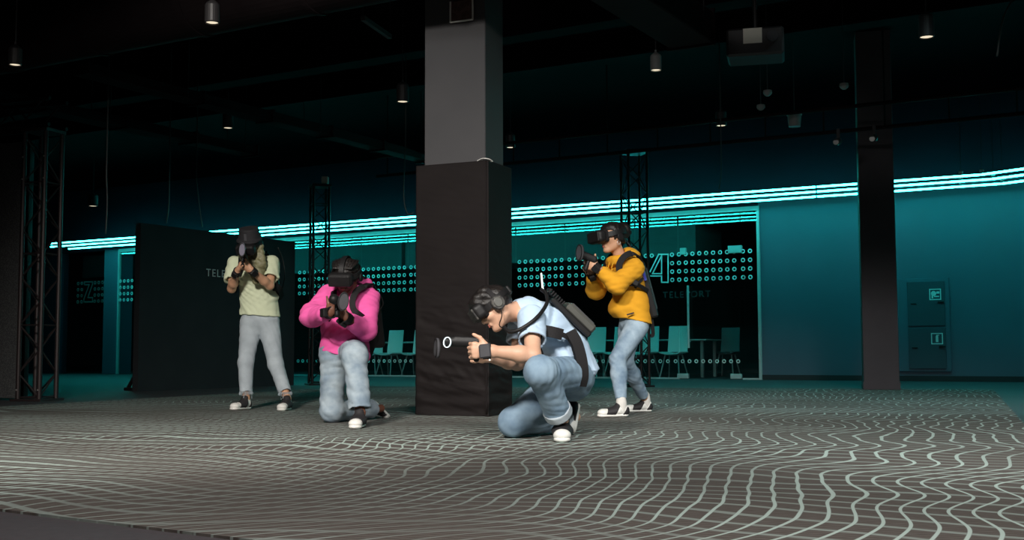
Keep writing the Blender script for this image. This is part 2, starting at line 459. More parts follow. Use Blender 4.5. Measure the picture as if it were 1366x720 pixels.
# ------------------------------------------------------------------ implicit surface modeller
class Vol:
    def __init__(s, h=0.008):
        s.h = h; s.pr = []
    def cone(s, a, b, r1, r2=None, k=0.02, wide=None, wf=1.0, cut=None, op='add'):
        """round cone a->b; wide = unit axis along which the section is stretched by wf; cut=(point, normal) keeps the side opposite to normal"""
        r2 = r1 if r2 is None else r2
        s.pr.append(('cone', np.asarray(a, float), np.asarray(b, float), r1, r2, k, None if wide is None else nrm(wide), wf, cut, op))
        return s
    def ell(s, c, axes, rad, k=0.02, cut=None, op='add'):
        s.pr.append(('ell', np.asarray(c, float), np.array([nrm(q) for q in axes]), np.asarray(rad, float), None, k, None, 1, cut, op))
        return s
    def rbox(s, c, axes, half, r, k=0.005, cut=None, op='add'):
        s.pr.append(('rbox', np.asarray(c, float), np.array([nrm(q) for q in axes]), np.asarray(half, float), r, k, None, 1, cut, op))
        return s
    def bounds(s, p):
        if p[0] == 'cone':
            r = max(p[3], p[4]) * max(1, p[7])
            return np.minimum(p[1], p[2]) - r, np.maximum(p[1], p[2]) + r
        if p[0] == 'ell':
            e = np.sqrt(((p[2] * p[3][:, None]) ** 2).sum(0))
            return p[1] - e, p[1] + e
        e = (np.abs(p[2]) * p[3][:, None]).sum(0)
        return p[1] - e, p[1] + e
    def field(s, fold=None):
        h = s.h
        adds = [p for p in s.pr if p[9] == 'add']
        lo = np.min([s.bounds(p)[0] for p in adds], 0) - 5 * h - 0.03
        hi = np.max([s.bounds(p)[1] for p in adds], 0) + 5 * h + 0.03
        n = np.ceil((hi - lo) / h).astype(int) + 1
        fld = np.full(n, 0.06, dtype=np.float32)
        for p in s.pr:
            b0, b1 = s.bounds(p)
            mg = 0.05 + p[5]
            i0 = np.clip(np.floor((b0 - mg - lo) / h).astype(int), 0, n)
            i1 = np.clip(np.ceil((b1 + mg - lo) / h).astype(int) + 1, 0, n)
            if (i1 <= i0).any(): continue
            ax = [(lo[q] + h * np.arange(i0[q], i1[q])).astype(np.float32) for q in range(3)]
            X, Y, Z = np.meshgrid(*ax, indexing='ij')
            pt = np.stack([X, Y, Z], -1)
            if p[0] == 'cone':
                a, b = p[1], p[2]
                ba = b - a
                pa = pt - a.astype(np.float32)
                if p[6] is not None:
                    w = p[6]; kk = 1 - 1 / p[7]
                    pa = pa - (pa @ w.astype(np.float32))[..., None] * (w * kk).astype(np.float32)
                    ba = ba - np.dot(ba, w) * w * kk
                L2 = max(float(ba @ ba), 1e-9)
                t = np.clip((pa @ ba.astype(np.float32)) / L2, 0, 1)
                d = np.linalg.norm(pa - t[..., None] * ba.astype(np.float32), axis=-1) - (p[3] + (p[4] - p[3]) * t)
            elif p[0] == 'ell':
                q = (pt - p[1].astype(np.float32)) @ p[2].T.astype(np.float32)
                k0 = np.linalg.norm(q / p[3], axis=-1)
                k1 = np.linalg.norm(q / (p[3] ** 2), axis=-1) + 1e-9
                d = k0 * (k0 - 1) / k1
            else:
                q = np.abs((pt - p[1].astype(np.float32)) @ p[2].T.astype(np.float32)) - (p[3] - p[4])
                d = np.linalg.norm(np.maximum(q, 0), axis=-1) + np.minimum(q.max(-1), 0) - p[4]
            if p[8] is not None:
                cuts = p[8] if isinstance(p[8], list) else [p[8]]
                for (cp, cn) in cuts:
                    d = np.maximum(d, (pt - np.asarray(cp, np.float32)) @ nrm(cn).astype(np.float32))
            d = d.astype(np.float32)
            sl = tuple(slice(i0[q], i1[q]) for q in range(3))
            o = fld[sl]
            if p[9] == 'add':
                k = max(p[5], 1e-4)
                hh = np.maximum(k - np.abs(o - d), 0) / k
                fld[sl] = np.minimum(o, d) - hh * hh * k * 0.25
            else:
                fld[sl] = np.maximum(o, -d)
        if fold is not None:
            idx = np.nonzero(np.abs(fld) < 0.03)
            pts = lo + h * np.stack(idx, -1)
            fld[idx] += fold(pts).astype(np.float32)
        return fld, lo
    def mesh(s, fold=None, smooth=1):
        v, lo = s.field(fold)
        h = s.h
        ins = v < 0
        n = np.array(v.shape) - 1
        cs = [(i, j, k) for i in (0, 1) for j in (0, 1) for k in (0, 1)]
        sl = lambda c: tuple(slice(c[q], c[q] + n[q]) for q in range(3))
        cnt = sum(ins[sl(c)].astype(np.int8) for c in cs)
        act = (cnt > 0) & (cnt < 8)
        ai = np.stack(np.nonzero(act), -1)
        pos = np.zeros((len(ai), 3)); num = np.zeros(len(ai))
        for c in cs:
            for a in range(3):
                if c[a] == 1: continue
                c2 = list(c); c2[a] = 1
                v0 = v[tuple((ai + c).T)]; v1 = v[tuple((ai + np.array(c2)).T)]
                mk = (v0 < 0) != (v1 < 0)
                t = v0 / np.where(mk, v0 - v1, 1)
                pp = np.repeat(np.array(c, float)[None], len(ai), 0)
                pp[:, a] = t
                pos[mk] += pp[mk]; num[mk] += 1
        pos = (ai + pos / num[:, None]) * h + lo
        idx = np.full(n, -1, dtype=np.int64)
        idx[tuple(ai.T)] = np.arange(len(ai))
        faces = []
        for a in range(3):
            b, c = (a + 1) % 3, (a + 2) % 3
            s0 = [slice(1, n[q]) for q in range(3)]
            s0[a] = slice(0, n[a])
            s1 = list(s0); s1[a] = slice(1, n[a] + 1)
            A = ins[tuple(s0)]; B = ins[tuple(s1)]
            for (flag, flip) in ((A & ~B, False), (~A & B, True)):
                e = np.stack(np.nonzero(flag), -1)
                off = np.ones(3, int); off[a] = 0
                e = e + off
                db = np.zeros(3, int); db[b] = 1
                dc = np.zeros(3, int); dc[c] = 1
                q = [idx[tuple((e - db - dc).T)], idx[tuple((e - dc).T)], idx[tuple(e.T)], idx[tuple((e - db).T)]]
                q = np.stack(q, -1)
                if flip: q = q[:, ::-1]
                faces.append(q)
        faces = np.concatenate(faces)
        # Taubin smoothing
        if smooth:
            e = np.concatenate([faces[:, [0, 1]], faces[:, [1, 2]], faces[:, [2, 3]], faces[:, [3, 0]]])
            deg = np.bincount(e.ravel(), minlength=len(pos)).astype(float)[:, None]
            for it in range(smooth):
                for lam in (0.5, -0.52):
                    sm = np.zeros_like(pos)
                    for q in range(3):
                        sm[:, q] = np.bincount(e[:, 0], pos[e[:, 1], q], len(pos)) + np.bincount(e[:, 1], pos[e[:, 0], q], len(pos))
                    pos = pos + lam * (sm / np.maximum(deg, 1) - pos)
        return pos, faces
    def build(s, name, ma, parent=None, loc=None, fold=None, smooth=1):
        v, f = s.mesh(fold, smooth)
        return mesh_obj(name, v, f, ma, parent, loc, True)

def folds(amp, freq, seed, ridge=0.5, bias=(.25, .12, .95), mix=1.1):
    """cloth creases: ridged waves mostly across `bias`, gathered in patches"""
    rs = np.random.RandomState(seed)
    bv = nrm(bias)
    ks = [nrm(nrm(rs.randn(3)) + mix * bv * rs.choice([-1, 1])) * freq * (0.6 + 0.9 * i / 5) for i in range(6)]
    ph = rs.rand(6) * 6.28
    ws = [nrm(rs.randn(3)) * freq * 0.35 for _ in range(6)]
    ms = [nrm(rs.randn(3)) * freq * 0.22 for _ in range(6)]
    def f(p):
        t = np.zeros(len(p))
        for k, a, w, m in zip(ks, ph, ws, ms):
            sv = np.sin(p @ k + a + 1.5 * np.sin(p @ w + a * 2))
            g = np.clip(.45 + .75 * np.sin(p @ m + a * 3), 0, 1)
            t += g * ((1 - ridge) * sv + ridge * (1 - 2 * np.abs(sv)))
        return amp * t / 2.2
    return f
# ================================================================== THE ROOM
WA = G(70, 498.0); WB = G(1366, 509.5)
UD = nrm(WB - WA); WD = V3(-UD[1], UD[0], 0); ZD = V3(0, 0, 1)
def W3(u, w, z):
    return WA + UD * u + WD * w + ZD * z
def wuv(x, y, off=0.0):
    """(u, z) where the sight line meets the plane w=off of the back wall's frame"""
    d = ray(x, y)
    t = np.dot(WA + WD * off - CAM, WD) / np.dot(d, WD)
    p = CAM + d * t
    return np.dot(p - WA, UD), p[2]
def uw(p):
    return np.dot(p - WA, UD), np.dot(p - WA, WD)
def wbox(mb, u0, u1, w0, w1, z0, z1, bev=0):
    return mb.box(W3((u0 + u1) / 2, (w0 + w1) / 2, (z0 + z1) / 2), UD * (u1 - u0) / 2, WD * (w1 - w0) / 2, ZD * (z1 - z0) / 2, bev)

CEIL = 4.7
# floor and ceiling
u0, u1, w0, w1 = -14, 30, -27, 12
mesh_obj('floor', [W3(u0, w0, 0), W3(u1, w0, 0), W3(u1, w1, 0), W3(u0, w1, 0), W3(u0, w0, -.2), W3(u1, w0, -.2), W3(u1, w1, -.2), W3(u0, w1, -.2)],
         [(0, 1, 2, 3), (7, 6, 5, 4), (0, 4, 5, 1), (1, 5, 6, 2), (2, 6, 7, 3), (3, 7, 4, 0)], M['floor'], loc=(0, 0, 0))['kind'] = 'structure'
mb = MB(); wbox(mb, u0, u1, w0, w1, CEIL, CEIL + .2)
mb.build('ceiling', M['ceil'], loc=(0, 0, CEIL))['kind'] = 'structure'

# back wall
uR, zTop = wuv(1011, 277)          # right end and top of the glazing
uL, _ = wuv(380, 300)
zLed = wuv(1250, 243)[1]
mb = MB()
wbox(mb, uR, 30, 0, .25, 0, zLed)
wall_back = mb.build('wall_back', M['wall'], loc=W3(uR, 0, 0)); wall_back['kind'] = 'structure'
mb = MB()
wbox(mb, uR, 30, 0, .25, zLed, CEIL)
wbox(mb, -14, uR, 0, .25, zTop + .03, CEIL)
mb.build('upper_band', M['wall_upper'], wall_back)['label'] = 'dark blue upper wall band'
# far left wall pieces beyond the glass
uP0, _ = wuv(140, 400); uP1, _ = wuv(158, 400); uQ, _ = wuv(66, 400); uZ0, _ = wuv(80, 400)
mb = MB(); wbox(mb, -14, uZ0, 0, .25, 0, zTop + .03)
wl = mb.build('wall_left', M['wall_upper'], loc=W3(-6, 0, 0)); wl['kind'] = 'structure'
mb = MB(); wbox(mb, uP0, uP1, -.05, .45, 0, zTop + .03, .01)
o = mb.build('trim_1', M['wall'], loc=W3(uP0, 0, 0)); o['kind'] = 'structure'
mb = MB(); wbox(mb, uR + .02, 30, -.02, 0, 0, .09)
o = mb.build('baseboard_back', M['dark_in'], loc=W3(uR, 0, 0)); o['kind'] = 'structure'

# rooms behind the glass
mb = MB()
wbox(mb, uL - 6, uR + 1.5, 6.0, 6.2, 0, CEIL)
wbox(mb, uR + 1.3, uR + 1.5, .25, 6, 0, CEIL)
wbox(mb, -14, uL - 6, 4.0, 4.2, 0, CEIL)
o = mb.build('wall_inner', M['dark_in'], loc=W3(uL, 6, 0)); o['kind'] = 'structure'
zS = wuv(692, 341)[1]
uS1 = wuv(905, 320)[0]
mb = MB()
ua, ub, uc = uL - .5, wuv(503.5, 330)[0], wuv(508.5, 330)[0]
zS -= .0
def soff(a, b):
    wbox(mb, a, b, .9, 2.4, zS - .06, CEIL)
soff(ua, ub); soff(uc, uS1)
wbox(mb, ub, uc, 1.2, 2.4, zS - .06, CEIL)
o = mb.build('trim_2', M['soffit'], loc=W3(ua, 1, zS)); o['kind'] = 'structure'
mb = MB(); wbox(mb, uZ0, uP0, .7, 1.5, wuv(110, 367)[1], zTop)
o = mb.build('trim_3', M['dark_in'], loc=W3(uZ0, 1, 2)); o['kind'] = 'structure'

# glazing
def glazing(name, u0, u1, joints, door=None):
    r = empty(name, W3(u0, 0, 0), kind='structure')
    e = [u0] + joints + [u1]
    for a, b in zip(e[:-1], e[1:]):
        p = MB(); wbox(p, a + .012, b - .012, -.006, .006, .02, zTop - .05)
        p.build('pane', M['glass'], r)
    return r
j = [wuv(x, 420)[0] for x in (409.8, 481.5, 544, 690 - 65, 688.5, 754.5, 848, 905.5)]
win1 = glazing('window_1', uL, wuv(905.5, 420)[0], j[:-1])
fb = MB()
wbox(fb, uL, uR + .03, -.05, .06, zTop - .05, zTop + .03)           # head rail
wbox(fb, uR - .02, uR + .03, -.05, .06, 0, zTop - .05)               # right jamb
wbox(fb, uL, wuv(905.5, 420)[0], -.03, .03, 0, .03)                  # sill channel
wbox(fb, wuv(990, 420)[0], uR - .02, -.03, .03, 0, .03)
fb.build('frame', M['frame_metal'], win1)['label'] = 'pale metal frame of the glass wall'
# ring decals
def ring_band(mb, segs, ys):
    """segs: (x_first, x_last, n) along the band, ys = pixel heights of the rows at x=692"""
    for yy in ys:
        z = wuv(692, yy)[1]
        for (xa, xb, n) in segs:
            a, b = wuv(xa, 360)[0], wuv(xb, 360)[0]
            for k in range(n):
                u = a + (b - a) * k / max(n - 1, 1)
                mb.annulus(W3(u, -.013, z), UD * RR, ZD * RR, WD * .004, .52)
    return mb
RR = .041
rows4 = (349.4, 360.0, 370.4, 380.7)
mbA = MB()
ring_band(mbA, [(400.2, 406.4, 2), (413.6, 476.6, 11), (485.1, 539.8, 9), (548.6, 561.5, 3), (693.3, 749.5, 8), (759.8, 842, 10), (853.5, 853.5, 1)], rows4)
ring_band(mbA, [(862, 870, 2)], rows4[:1])
mbA.build('ring_decal', M['decal'], win1)['label'] = 'rows of pale ring stickers on the glass'
z0 = wuv(880, 481.6)[1]
mbA = MB()
def low_row(mb, segs):
    for (xa, xb, n) in segs:
        a, b = wuv(xa, 482)[0], wuv(xb, 482)[0]
        for k in range(n):
            mb.annulus(W3(a + (b - a) * k / (n - 1), -.013, z0), UD * RR * .9, ZD * RR * .9, WD * .004, .52)
low_row(mbA, [(398, 404.2, 2), (411, 474, 11), (485, 548.5, 10), (693, 749, 8), (760, 842, 10), (851, 901.5, 6)])
mbA.build('ring_decal', M['decal'], win1)
def stroke(mb, pts, wd, off=-.013, closed=True):
    q = []
    for (x, y) in pts:
        u, z = wuv(x, y, off); q.append(W3(u, off, z))
    n = len(q)
    for i in range(n if closed else n - 1):
        a, b = q[i], q[(i + 1) % n]
        t = nrm(b - a); s = np.cross(t, WD)
        mb.box((a + b) / 2, (b - a) / 2 + t * wd * .5, s * wd / 2, WD * .002)
c7 = lambda pts: [(850 + x / 7.2, 320 + y / 7.2) for x, y in pts]
mbN = MB()
stroke(mbN, c7([(124, 303), (206, 137), (297, 137), (297, 406), (234, 406), (234, 345), (130, 345)]), .024, closed=False)
stroke(mbN, c7([(234, 150), (147, 323), (234, 323)]), .024)
mbN.build('number_decal', M['decal'], win1)['label'] = 'large outlined figure 4'
# faint lettering on the same pane
tu, tz = wuv(916, 393)
mtx = Matrix(((UD[0], 0, -WD[0], W3(tu, -.014, tz)[0]), (UD[1], 0, -WD[1], W3(tu, -.014, tz)[1]), (0, 1, 0, tz), (0, 0, 0, 1)))
vs, fs = text_mesh('TELEPORT', .17, mtx)
mesh_obj('lettering', vs, fs, M['letter_faint'], win1)

# glass door on the right end
uD0, uD1 = wuv(906.3, 420)[0], wuv(989, 420)[0]
door = empty('door_1', W3(uD0, 0, 0), kind='structure')
p = MB(); wbox(p, uD0 + .01, uD1, -.006, .006, .02, zTop - .05); p.build('pane', M['glass'], door)
p = MB(); wbox(p, uD1 + .014, uR - .02, -.006, .006, .03, zTop - .05); p.build('side_pane', M['glass'], door)
mbA = MB(); ring_band(mbA, [(906.2, 979.9, 9), (991.6, 1001.1, 2), (896.9, 896.9, 1)], rows4)
mbA.build('ring_decal', M['decal'], door)
mbA = MB(); low_row(mbA, [(911, 985, 9)]); mbA.build('ring_decal', M['decal'], door)
for (xa, ya, xb, yb) in ((971.5, 328, 990, 337), (907.5, 331, 915.5, 339.5), (904, 504, 919, 509), (975, 504, 990, 509)):
    a = wuv(xa, ya); b = wuv(xb, yb)
    p = MB(); wbox(p, a[0], b[0], -.035, .035, max(b[1], .012), max(a[1], .012 + .09), .008)
    p.build('patch_fitting', M['frame_metal'], door)
a = wuv(918.5, 381); b = wuv(922, 464)
p = MB()
uh = (a[0] + b[0]) / 2
p.cyl(W3(uh, -.08, b[1]), W3(uh, -.08, a[1]), .022, 12)
for zz in (b[1] + .12, a[1] - .12):
    p.cyl(W3(uh, -.08, zz), W3(uh, 0, zz), .012, 8)
p.build('handle', M['frame_metal'], door, smooth=False)

# left glazing behind the black partition
win2 = empty('window_2', W3(uP1, 0, 0), kind='structure')
ux = wuv(240, 400)[0]
p = MB(); wbox(p, uP1 + .01, ux, -.006, .006, .02, zTop - .05); p.build('pane', M['glass'], win2)
p = MB(); wbox(p, ux + .02, uL - .02, -.006, .006, .02, zTop - .05); p.build('pane', M['glass'], win2)
mbA = MB(); ring_band(mbA, [(161.5, 182, 5)], rows4); mbA.build('ring_decal', M['decal'], win2)
p = MB(); wbox(p, uP1, uP1 + .03, -.04, .04, 0, zTop); wbox(p, uP1, uL, -.04, .04, zTop - .05, zTop + .03)
p.build('frame', M['frame_metal'], win2)
win3 = empty('window_3', W3(uZ0, 0, 0), kind='structure')
p = MB(); wbox(p, uZ0 + .01, uP0 - .01, .10, .112, .02, zTop - .05); p.build('pane', M['glass'], win3)
mbA = MB()
for yy in rows4:
    z = wuv(692, yy)[1]
    for xx in (104, 109, 126.5, 131.5, 136.5):
        u = wuv(xx, 385, .09)[0]
        mbA.annulus(W3(u, .09, z), UD * RR * 1.1, ZD * RR * 1.1, WD * .004, .45)
mbA.build('ring_decal', M['decal_dim'], win3)
c8 = lambda pts: [(60 + x / 6, 300 + y / 6) for x, y in pts]
mbN = MB()
stroke(mbN, c8([(316, 455), (380, 455), (380, 475), (343, 580), (380, 580), (380, 615), (312, 615), (312, 590), (354, 478), (316, 478)]), .03, off=.09)
mbN.build('number_decal', M['decal_dim'], win3)['label'] = 'large outlined figure like an angular 2'

# fire cabinet in the right wall
fa = wuv(1196, 373); fbx = wuv(1270, 496)
FW = -.04
cab = empty('fire_cabinet', W3(fa[0], -.02, fbx[1]), 'flush double-door fire cabinet in the teal-lit wall right of the dark column', 'cabinet')
p = MB()
U0, U1, Z0, Z1 = fa[0], fbx[0], fbx[1], wuv(1232, 371)[1]
wbox(p, U0, U1, -.035, -.002, Z0, Z1, .01)
p.build('frame', M['wall'], cab)
ud0, ud1 = wuv(1212, 430)[0], wuv(1262, 430)[0]
zm = wuv(1237, 436)[1]
for (za, zb, sx, sy, kind) in ((zm + .015, Z1 - .06, 1247.5, 392.5, 'hose'), (Z0 + .05, zm - .015, 1250, 451.5, 'ext')):
    p = MB(); wbox(p, ud0, ud1, -.055, -.035, za, zb, .006)
    d = p.build('door', M['cabinet'], cab)
    su, sz = wuv(sx, sy, -.056)
    S = .085
    s_ = MB()
    # square outline with a pictogram
    for (a, b) in ((-1, 0), (1, 0)):
        s_.box(W3(su + a * S, -.058, sz), UD * .008, WD * .002, ZD * (S + .008))
        s_.box(W3(su, -.058, sz + a * S), UD * (S - .008), WD * .002, ZD * .008)
    if kind == 'hose':
        s_.disc(W3(su - .025, -.058, sz + .015), UD * .042, ZD * .042, WD * .004, 20)
        s_.box(W3(su - .045, -.058, sz - .03), UD * .013, WD * .002, ZD * .035)
        s_.box(W3(su + .045, -.058, sz + .03), UD * .024, WD * .002, ZD * .018)
        s_.box(W3(su + .02, -.058, sz - .035), UD * .04, WD * .002, ZD * .010)
    else:
        s_.box(W3(su, -.058, sz - .012), UD * .02, WD * .002, ZD * .045)
        s_.disc(W3(su, -.058, sz + .036), UD * .02, ZD * .016, WD * .004, 16)
        s_.box(W3(su + .012, -.058, sz + .056), UD * .022, WD * .002, ZD * .006)
    s_.build('sign', M['sign'], d)['label'] = 'square fire hose pictogram' if kind == 'hose' else 'square fire extinguisher pictogram'
    h = MB(); hu = ud1 - .06
    h.box(W3(hu, -.07, sz - .13), UD * .05, WD * .015, ZD * .012, .004)
    h.build('handle', M['black_pl'], d)
    h = MB(); h.box(W3(ud0 + .10, -.062, sz - .15), UD * .045, WD * .007, ZD * .008, .003)
    h.build('lock', M['black_pl'], d)

# ------------------------------------------------------------------ LED tubes, hung level below the ceiling
zT = 3.10
def tube_line(name, x, y, xs, label, grp, r=.032):
    """the level line parallel to the wall seen through (x, y); xs = picture columns where pieces start and end"""
    d = ray(x, y); t = (zT - CAMH) / d[2]; p = CAM + d * t
    w = uw(p)[1]
    us = []
    for xx in xs:
        us.append(wuv(xx, 300, w)[0])
    return w, us
def housing(a, b, parent):  # unseen channel added over each tube to hold its light off the ceiling
    t = nrm(b - a); sd = np.cross(t, ZD); ln = np.linalg.norm(b - a) / 2; m_ = (a + b) / 2
    p = MB()
    p.box(m_ + ZD * .027, t * ln, sd * .030, ZD * .005)
    for sg in (-1, 1): p.box(m_ + ZD * .017 + sd * sg * .027, t * ln, sd * .003, ZD * .007)
    p.build('housing', M['lamp'], parent)
lines = [('upper', 1000, 255.6), ('middle', 1000, 261.8), ('lower', 1000, 268.2)]
# (x at which the line was read, y)
leds = []
bend_x = (1311, 1326, 1338)
names = ('nearest of the three parallel lines', 'middle of the three parallel lines', 'farthest of the three parallel lines')
starts = (68, 68, 92)
wrail = []
for i, (nm, x, y) in enumerate(lines):
    w, us = tube_line(nm, x, y, (starts[i], 176 + 60, 1090, bend_x[i]), None, None)
    wrail.append(w)
    ucuts = [us[0], us[0] + (us[2] - us[0]) * .36, us[2], us[3]]
    rs = [(ucuts[0], ucuts[1], 'far left length'), (ucuts[1], ucuts[2], 'long middle length'), (ucuts[2], ucuts[3], 'length crossing behind the dark column')]
    for (a, b, where) in rs:
        o = empty('light_tube', W3(a, w, zT))
        p = MB(); p.cyl(W3(a + .015, w, zT), W3(b - .015, w, zT), .019, 10); p.build('glow_tube', M['led'], o)
        housing(W3(a, w, zT), W3(b, w, zT), o)
        tag(o, f'glowing cyan tube light, {where}, {names[i]}', 'light', 'cyan tube lights along the back wall')
    # the bent run at the right
    c = W3(us[3], w, zT)
    dirn = nrm(UD * math.cos(math.radians(24)) - WD * math.sin(math.radians(24)))
    o = empty('light_tube', c)
    p = MB(); p.cyl(c, c + dirn * 7, .019, 10); p.build('glow_tube', M['led'], o)
    housing(c, c + dirn * 7, o)
    tag(o, f'glowing cyan tube light angled forward at the right edge, {names[i]}', 'light', 'cyan tube lights along the back wall')
# thin hanger wires with clips along the tubes
def hanger(u, w):
    r = empty('light_hanger', W3(u, w, zT + .03), 'thin wire hanger clipped to the cyan tube lights below the ceiling', 'hanger', 'tube light hangers')
    p = MB(); p.cyl(W3(u, w, zT + .04), W3(u, w, CEIL), .004, 5); p.build('wire', M['truss'], r)
    p = MB(); p.box(W3(u, w, zT + .05), UD * .03, WD * .02, ZD * .025, .005); p.build('clip', M['frame_metal'], r)
for xx in (1282,):
    for w in wrail: hanger(wuv(xx, 240, w)[0], w)
for w, xx in zip(wrail, bend_x): hanger(wuv(xx - 1, 240, w)[0], w)

# ------------------------------------------------------------------ carpet
CV = nrm(V3(.39, .92, 0)); CUx = V3(CV[1], -CV[0], 0)
def isect(a, b, c, d):
    a, b, c, d = [q[:2] for q in (a, b, c, d)]
    r, s = b - a, d - c
    t = ((c - a)[0] * s[1] - (c - a)[1] * s[0]) / (r[0] * s[1] - r[1] * s[0])
    return V3(*(a + r * t), 0)
fl, fr_ = G(470, 515.6), G(1325, 520)
r2_ = G(1366, 566); l1, l2 = G(0, 543), G(240, 529.5); n1, n2 = G(0, 682), G(310, 720)
cq = [isect(n1, n2, l1, l2), isect(n1, n2, fr_, r2_), fr_, isect(fl, fr_, l1, l2)]
cb = G(900, 620)
ca = math.atan2(CUx[1], CUx[0])
def carpet_local(p):
    q = p - cb
    return [np.dot(q, CUx), np.dot(q, CV), q[2]]
vs = [carpet_local(q + ZD * .008) for q in cq] + [carpet_local(q) for q in cq]
me = bpy.data.meshes.new('carpet')
me.from_pydata(vs, [], [(0, 1, 2, 3), (0, 4, 5, 1), (1, 5, 6, 2), (2, 6, 7, 3), (3, 7, 4, 0)])
me.materials.append(M['carpet'])
carpet = bpy.data.objects.new('carpet', me); COL.objects.link(carpet)
carpet.location = Vector(cb); carpet.rotation_euler = (0, 0, ca)
ROOT['carpet'] = cb
tag(carpet, 'brown-grey arena carpet with pale wavy contour lines under the four players', 'carpet')
FZ = .008   # carpet surface

# ------------------------------------------------------------------ columns
cl, cc = G(554, 554.8), G(652, 557)
axU = nrm(cc - cl); axW = V3(-axU[1], axU[0], 0)
cw = np.linalg.norm(cc - cl); cd = .44
def colpt(a, b, z): return cl + axU * a + axW * b + ZD * z
zc0 = 2.0
# slim painted column
ma, mbd = .05, .05
gcol = MB()
ha, hb = (cw - 2 * ma) / 2, (cd - 2 * mbd) / 2
gcol.box(colpt(cw / 2, cd / 2, (CEIL + .008) / 2), axU * ha, axW * hb, ZD * (CEIL - .008) / 2, .006)
o = gcol.build('column', M['column'], loc=colpt(cw / 2, cd / 2, 0)); o['kind'] = 'structure'
# bracket plate near the top of the front face
tp = colpt(cw * .62, ma - .012, 3.23)
b_ = empty('junction_box', tp, 'small rusty junction box fixed high on the grey column', 'box')
p = MB(); p.box(tp, axU * .10, axW * .012, ZD * .085, .004); p.build('body', mat('rusty_metal', (.06, .03, .025), .6, noise=(25, (.12, .07, .06), .4, .7)), b_)
p = MB()
for (da, dz, la, lz) in ((0, -.085, .10, .006), (-.1, 0, .006, .085), (.1, 0, .006, .085)):
    p.box(tp + axU * da + ZD * dz - axW * .016, axU * la, axW * .004, ZD * lz)
p.build('rim', M['white_pl'], b_)
# padded fabric cover round the foot of the column
def cover():
    per = []
    n1_, n2_ = 60, 40
    for k in range(n1_): per.append((cw * k / n1_, 0, (0, -1)))
    for k in range(n2_): per.append((cw, cd * k / n2_, (1, 0)))
    for k in range(n1_): per.append((cw - cw * k / n1_, cd, (0, 1)))
    for k in range(n2_): per.append((0, cd - cd * k / n2_, (-1, 0)))
    nz = 150
    f1 = folds(.011, 9.0, 3, .5); f2 = folds(.006, 26, 5, .6)
    vs = []; fs = []
    n = len(per)
    for j in range(nz + 1):
        z = .012 + (zc0 - .012) * j / nz
        for (a, b, nn) in per:
            q = colpt(a, b, z)
            s = np.array([[a * 1.1 + b * 1.1, b * .7, z * 2.6 + a * .35]])
            low = max(0, min(1, (1.15 - z) / .8))
            low = .12 + .88 * low
            dsp = (f1(s)[0] + f2(s * np.array([[.6, .6, 1.0]]))[0]) * low
            if z < .62: dsp += .006 * math.sin(z * 55 + 3.5 * a + 1.2 * math.sin(a * 6)) * min(1, (.62 - z) / .2)
            edge = min(a, cw - a) if nn[0] == 0 else min(b, cd - b)
            dsp *= min(1, .3 + edge / .08)
            vs.append(q + axU * nn[0] * dsp + axW * nn[1] * dsp)
    for j in range(nz):
        for k in range(n):
            k2 = (k + 1) % n
            fs.append((j * n + k, j * n + k2, (j + 1) * n + k2, (j + 1) * n + k))
    # rim turned in towards the column
    base = len(vs)
    for (a, b, nn) in per:
        aa = min(max(a, ma * .98), cw - ma * .98); bb = min(max(b, mbd * .98), cd - mbd * .98)
        vs.append(colpt(aa, bb, zc0 - .004))
    for k in range(n):
        k2 = (k + 1) % n
        fs.append((nz * n + k, nz * n + k2, base + k2, base + k))
    return vs, fs
vs, fs = cover()
cov = mesh_obj('column_cover', vs, fs, M['cover'], loc=colpt(cw / 2, cd / 2, 0), smooth=True)
tag(cov, 'wrinkled black fabric cover wrapped around the foot of the grey column', 'cover')
p = MB()
p.tube([colpt(cw - .018, -.004, z) for z in np.linspace(.03, zc0, 30)], .007, 6)
p.build('seam', M['cover'], cov, smooth=True)
p = MB()
p.ribbon(bez([colpt(cw - .10, .03, zc0 + .006), colpt(cw - .05, .015, zc0 + .018), colpt(cw - .01, .02, zc0 + .012), colpt(cw + .006, .05, zc0 - .004)], 5), [ZD] * 16, .03, .006)
p.build('tape', M['white_pl'], cov)

# dark column at the right
ka, kb = G(1153, 520.3), G(1200, 520.3)
kw = np.linalg.norm(kb - ka); kx = nrm(kb - ka)
kx = UD * .35 + kx * .65; kx = nrm(kx); ky = V3(-kx[1], kx[0], 0)
kc = (ka + kb) / 2 + ky * .22
p = MB(); p.box(kc + ZD * (CEIL + .006) / 2, kx * kw / 2, ky * .22, ZD * (CEIL - .006) / 2, .006)
o = p.build('column.001', M['column_dark'], loc=kc); o['kind'] = 'structure'
p = MB(); p.box(kc + ZD * .06, kx * (kw / 2 + .008), ky * .228, ZD * .05)
p.build('plinth', M['column_dark'], o)

# ------------------------------------------------------------------ free-standing black partition at the left
pa = G(171, 521.5); pb = G(184, 522.3)
pth = .10
PW = WD; PU = UD
p0 = G(183.5, 522)
plen = 0
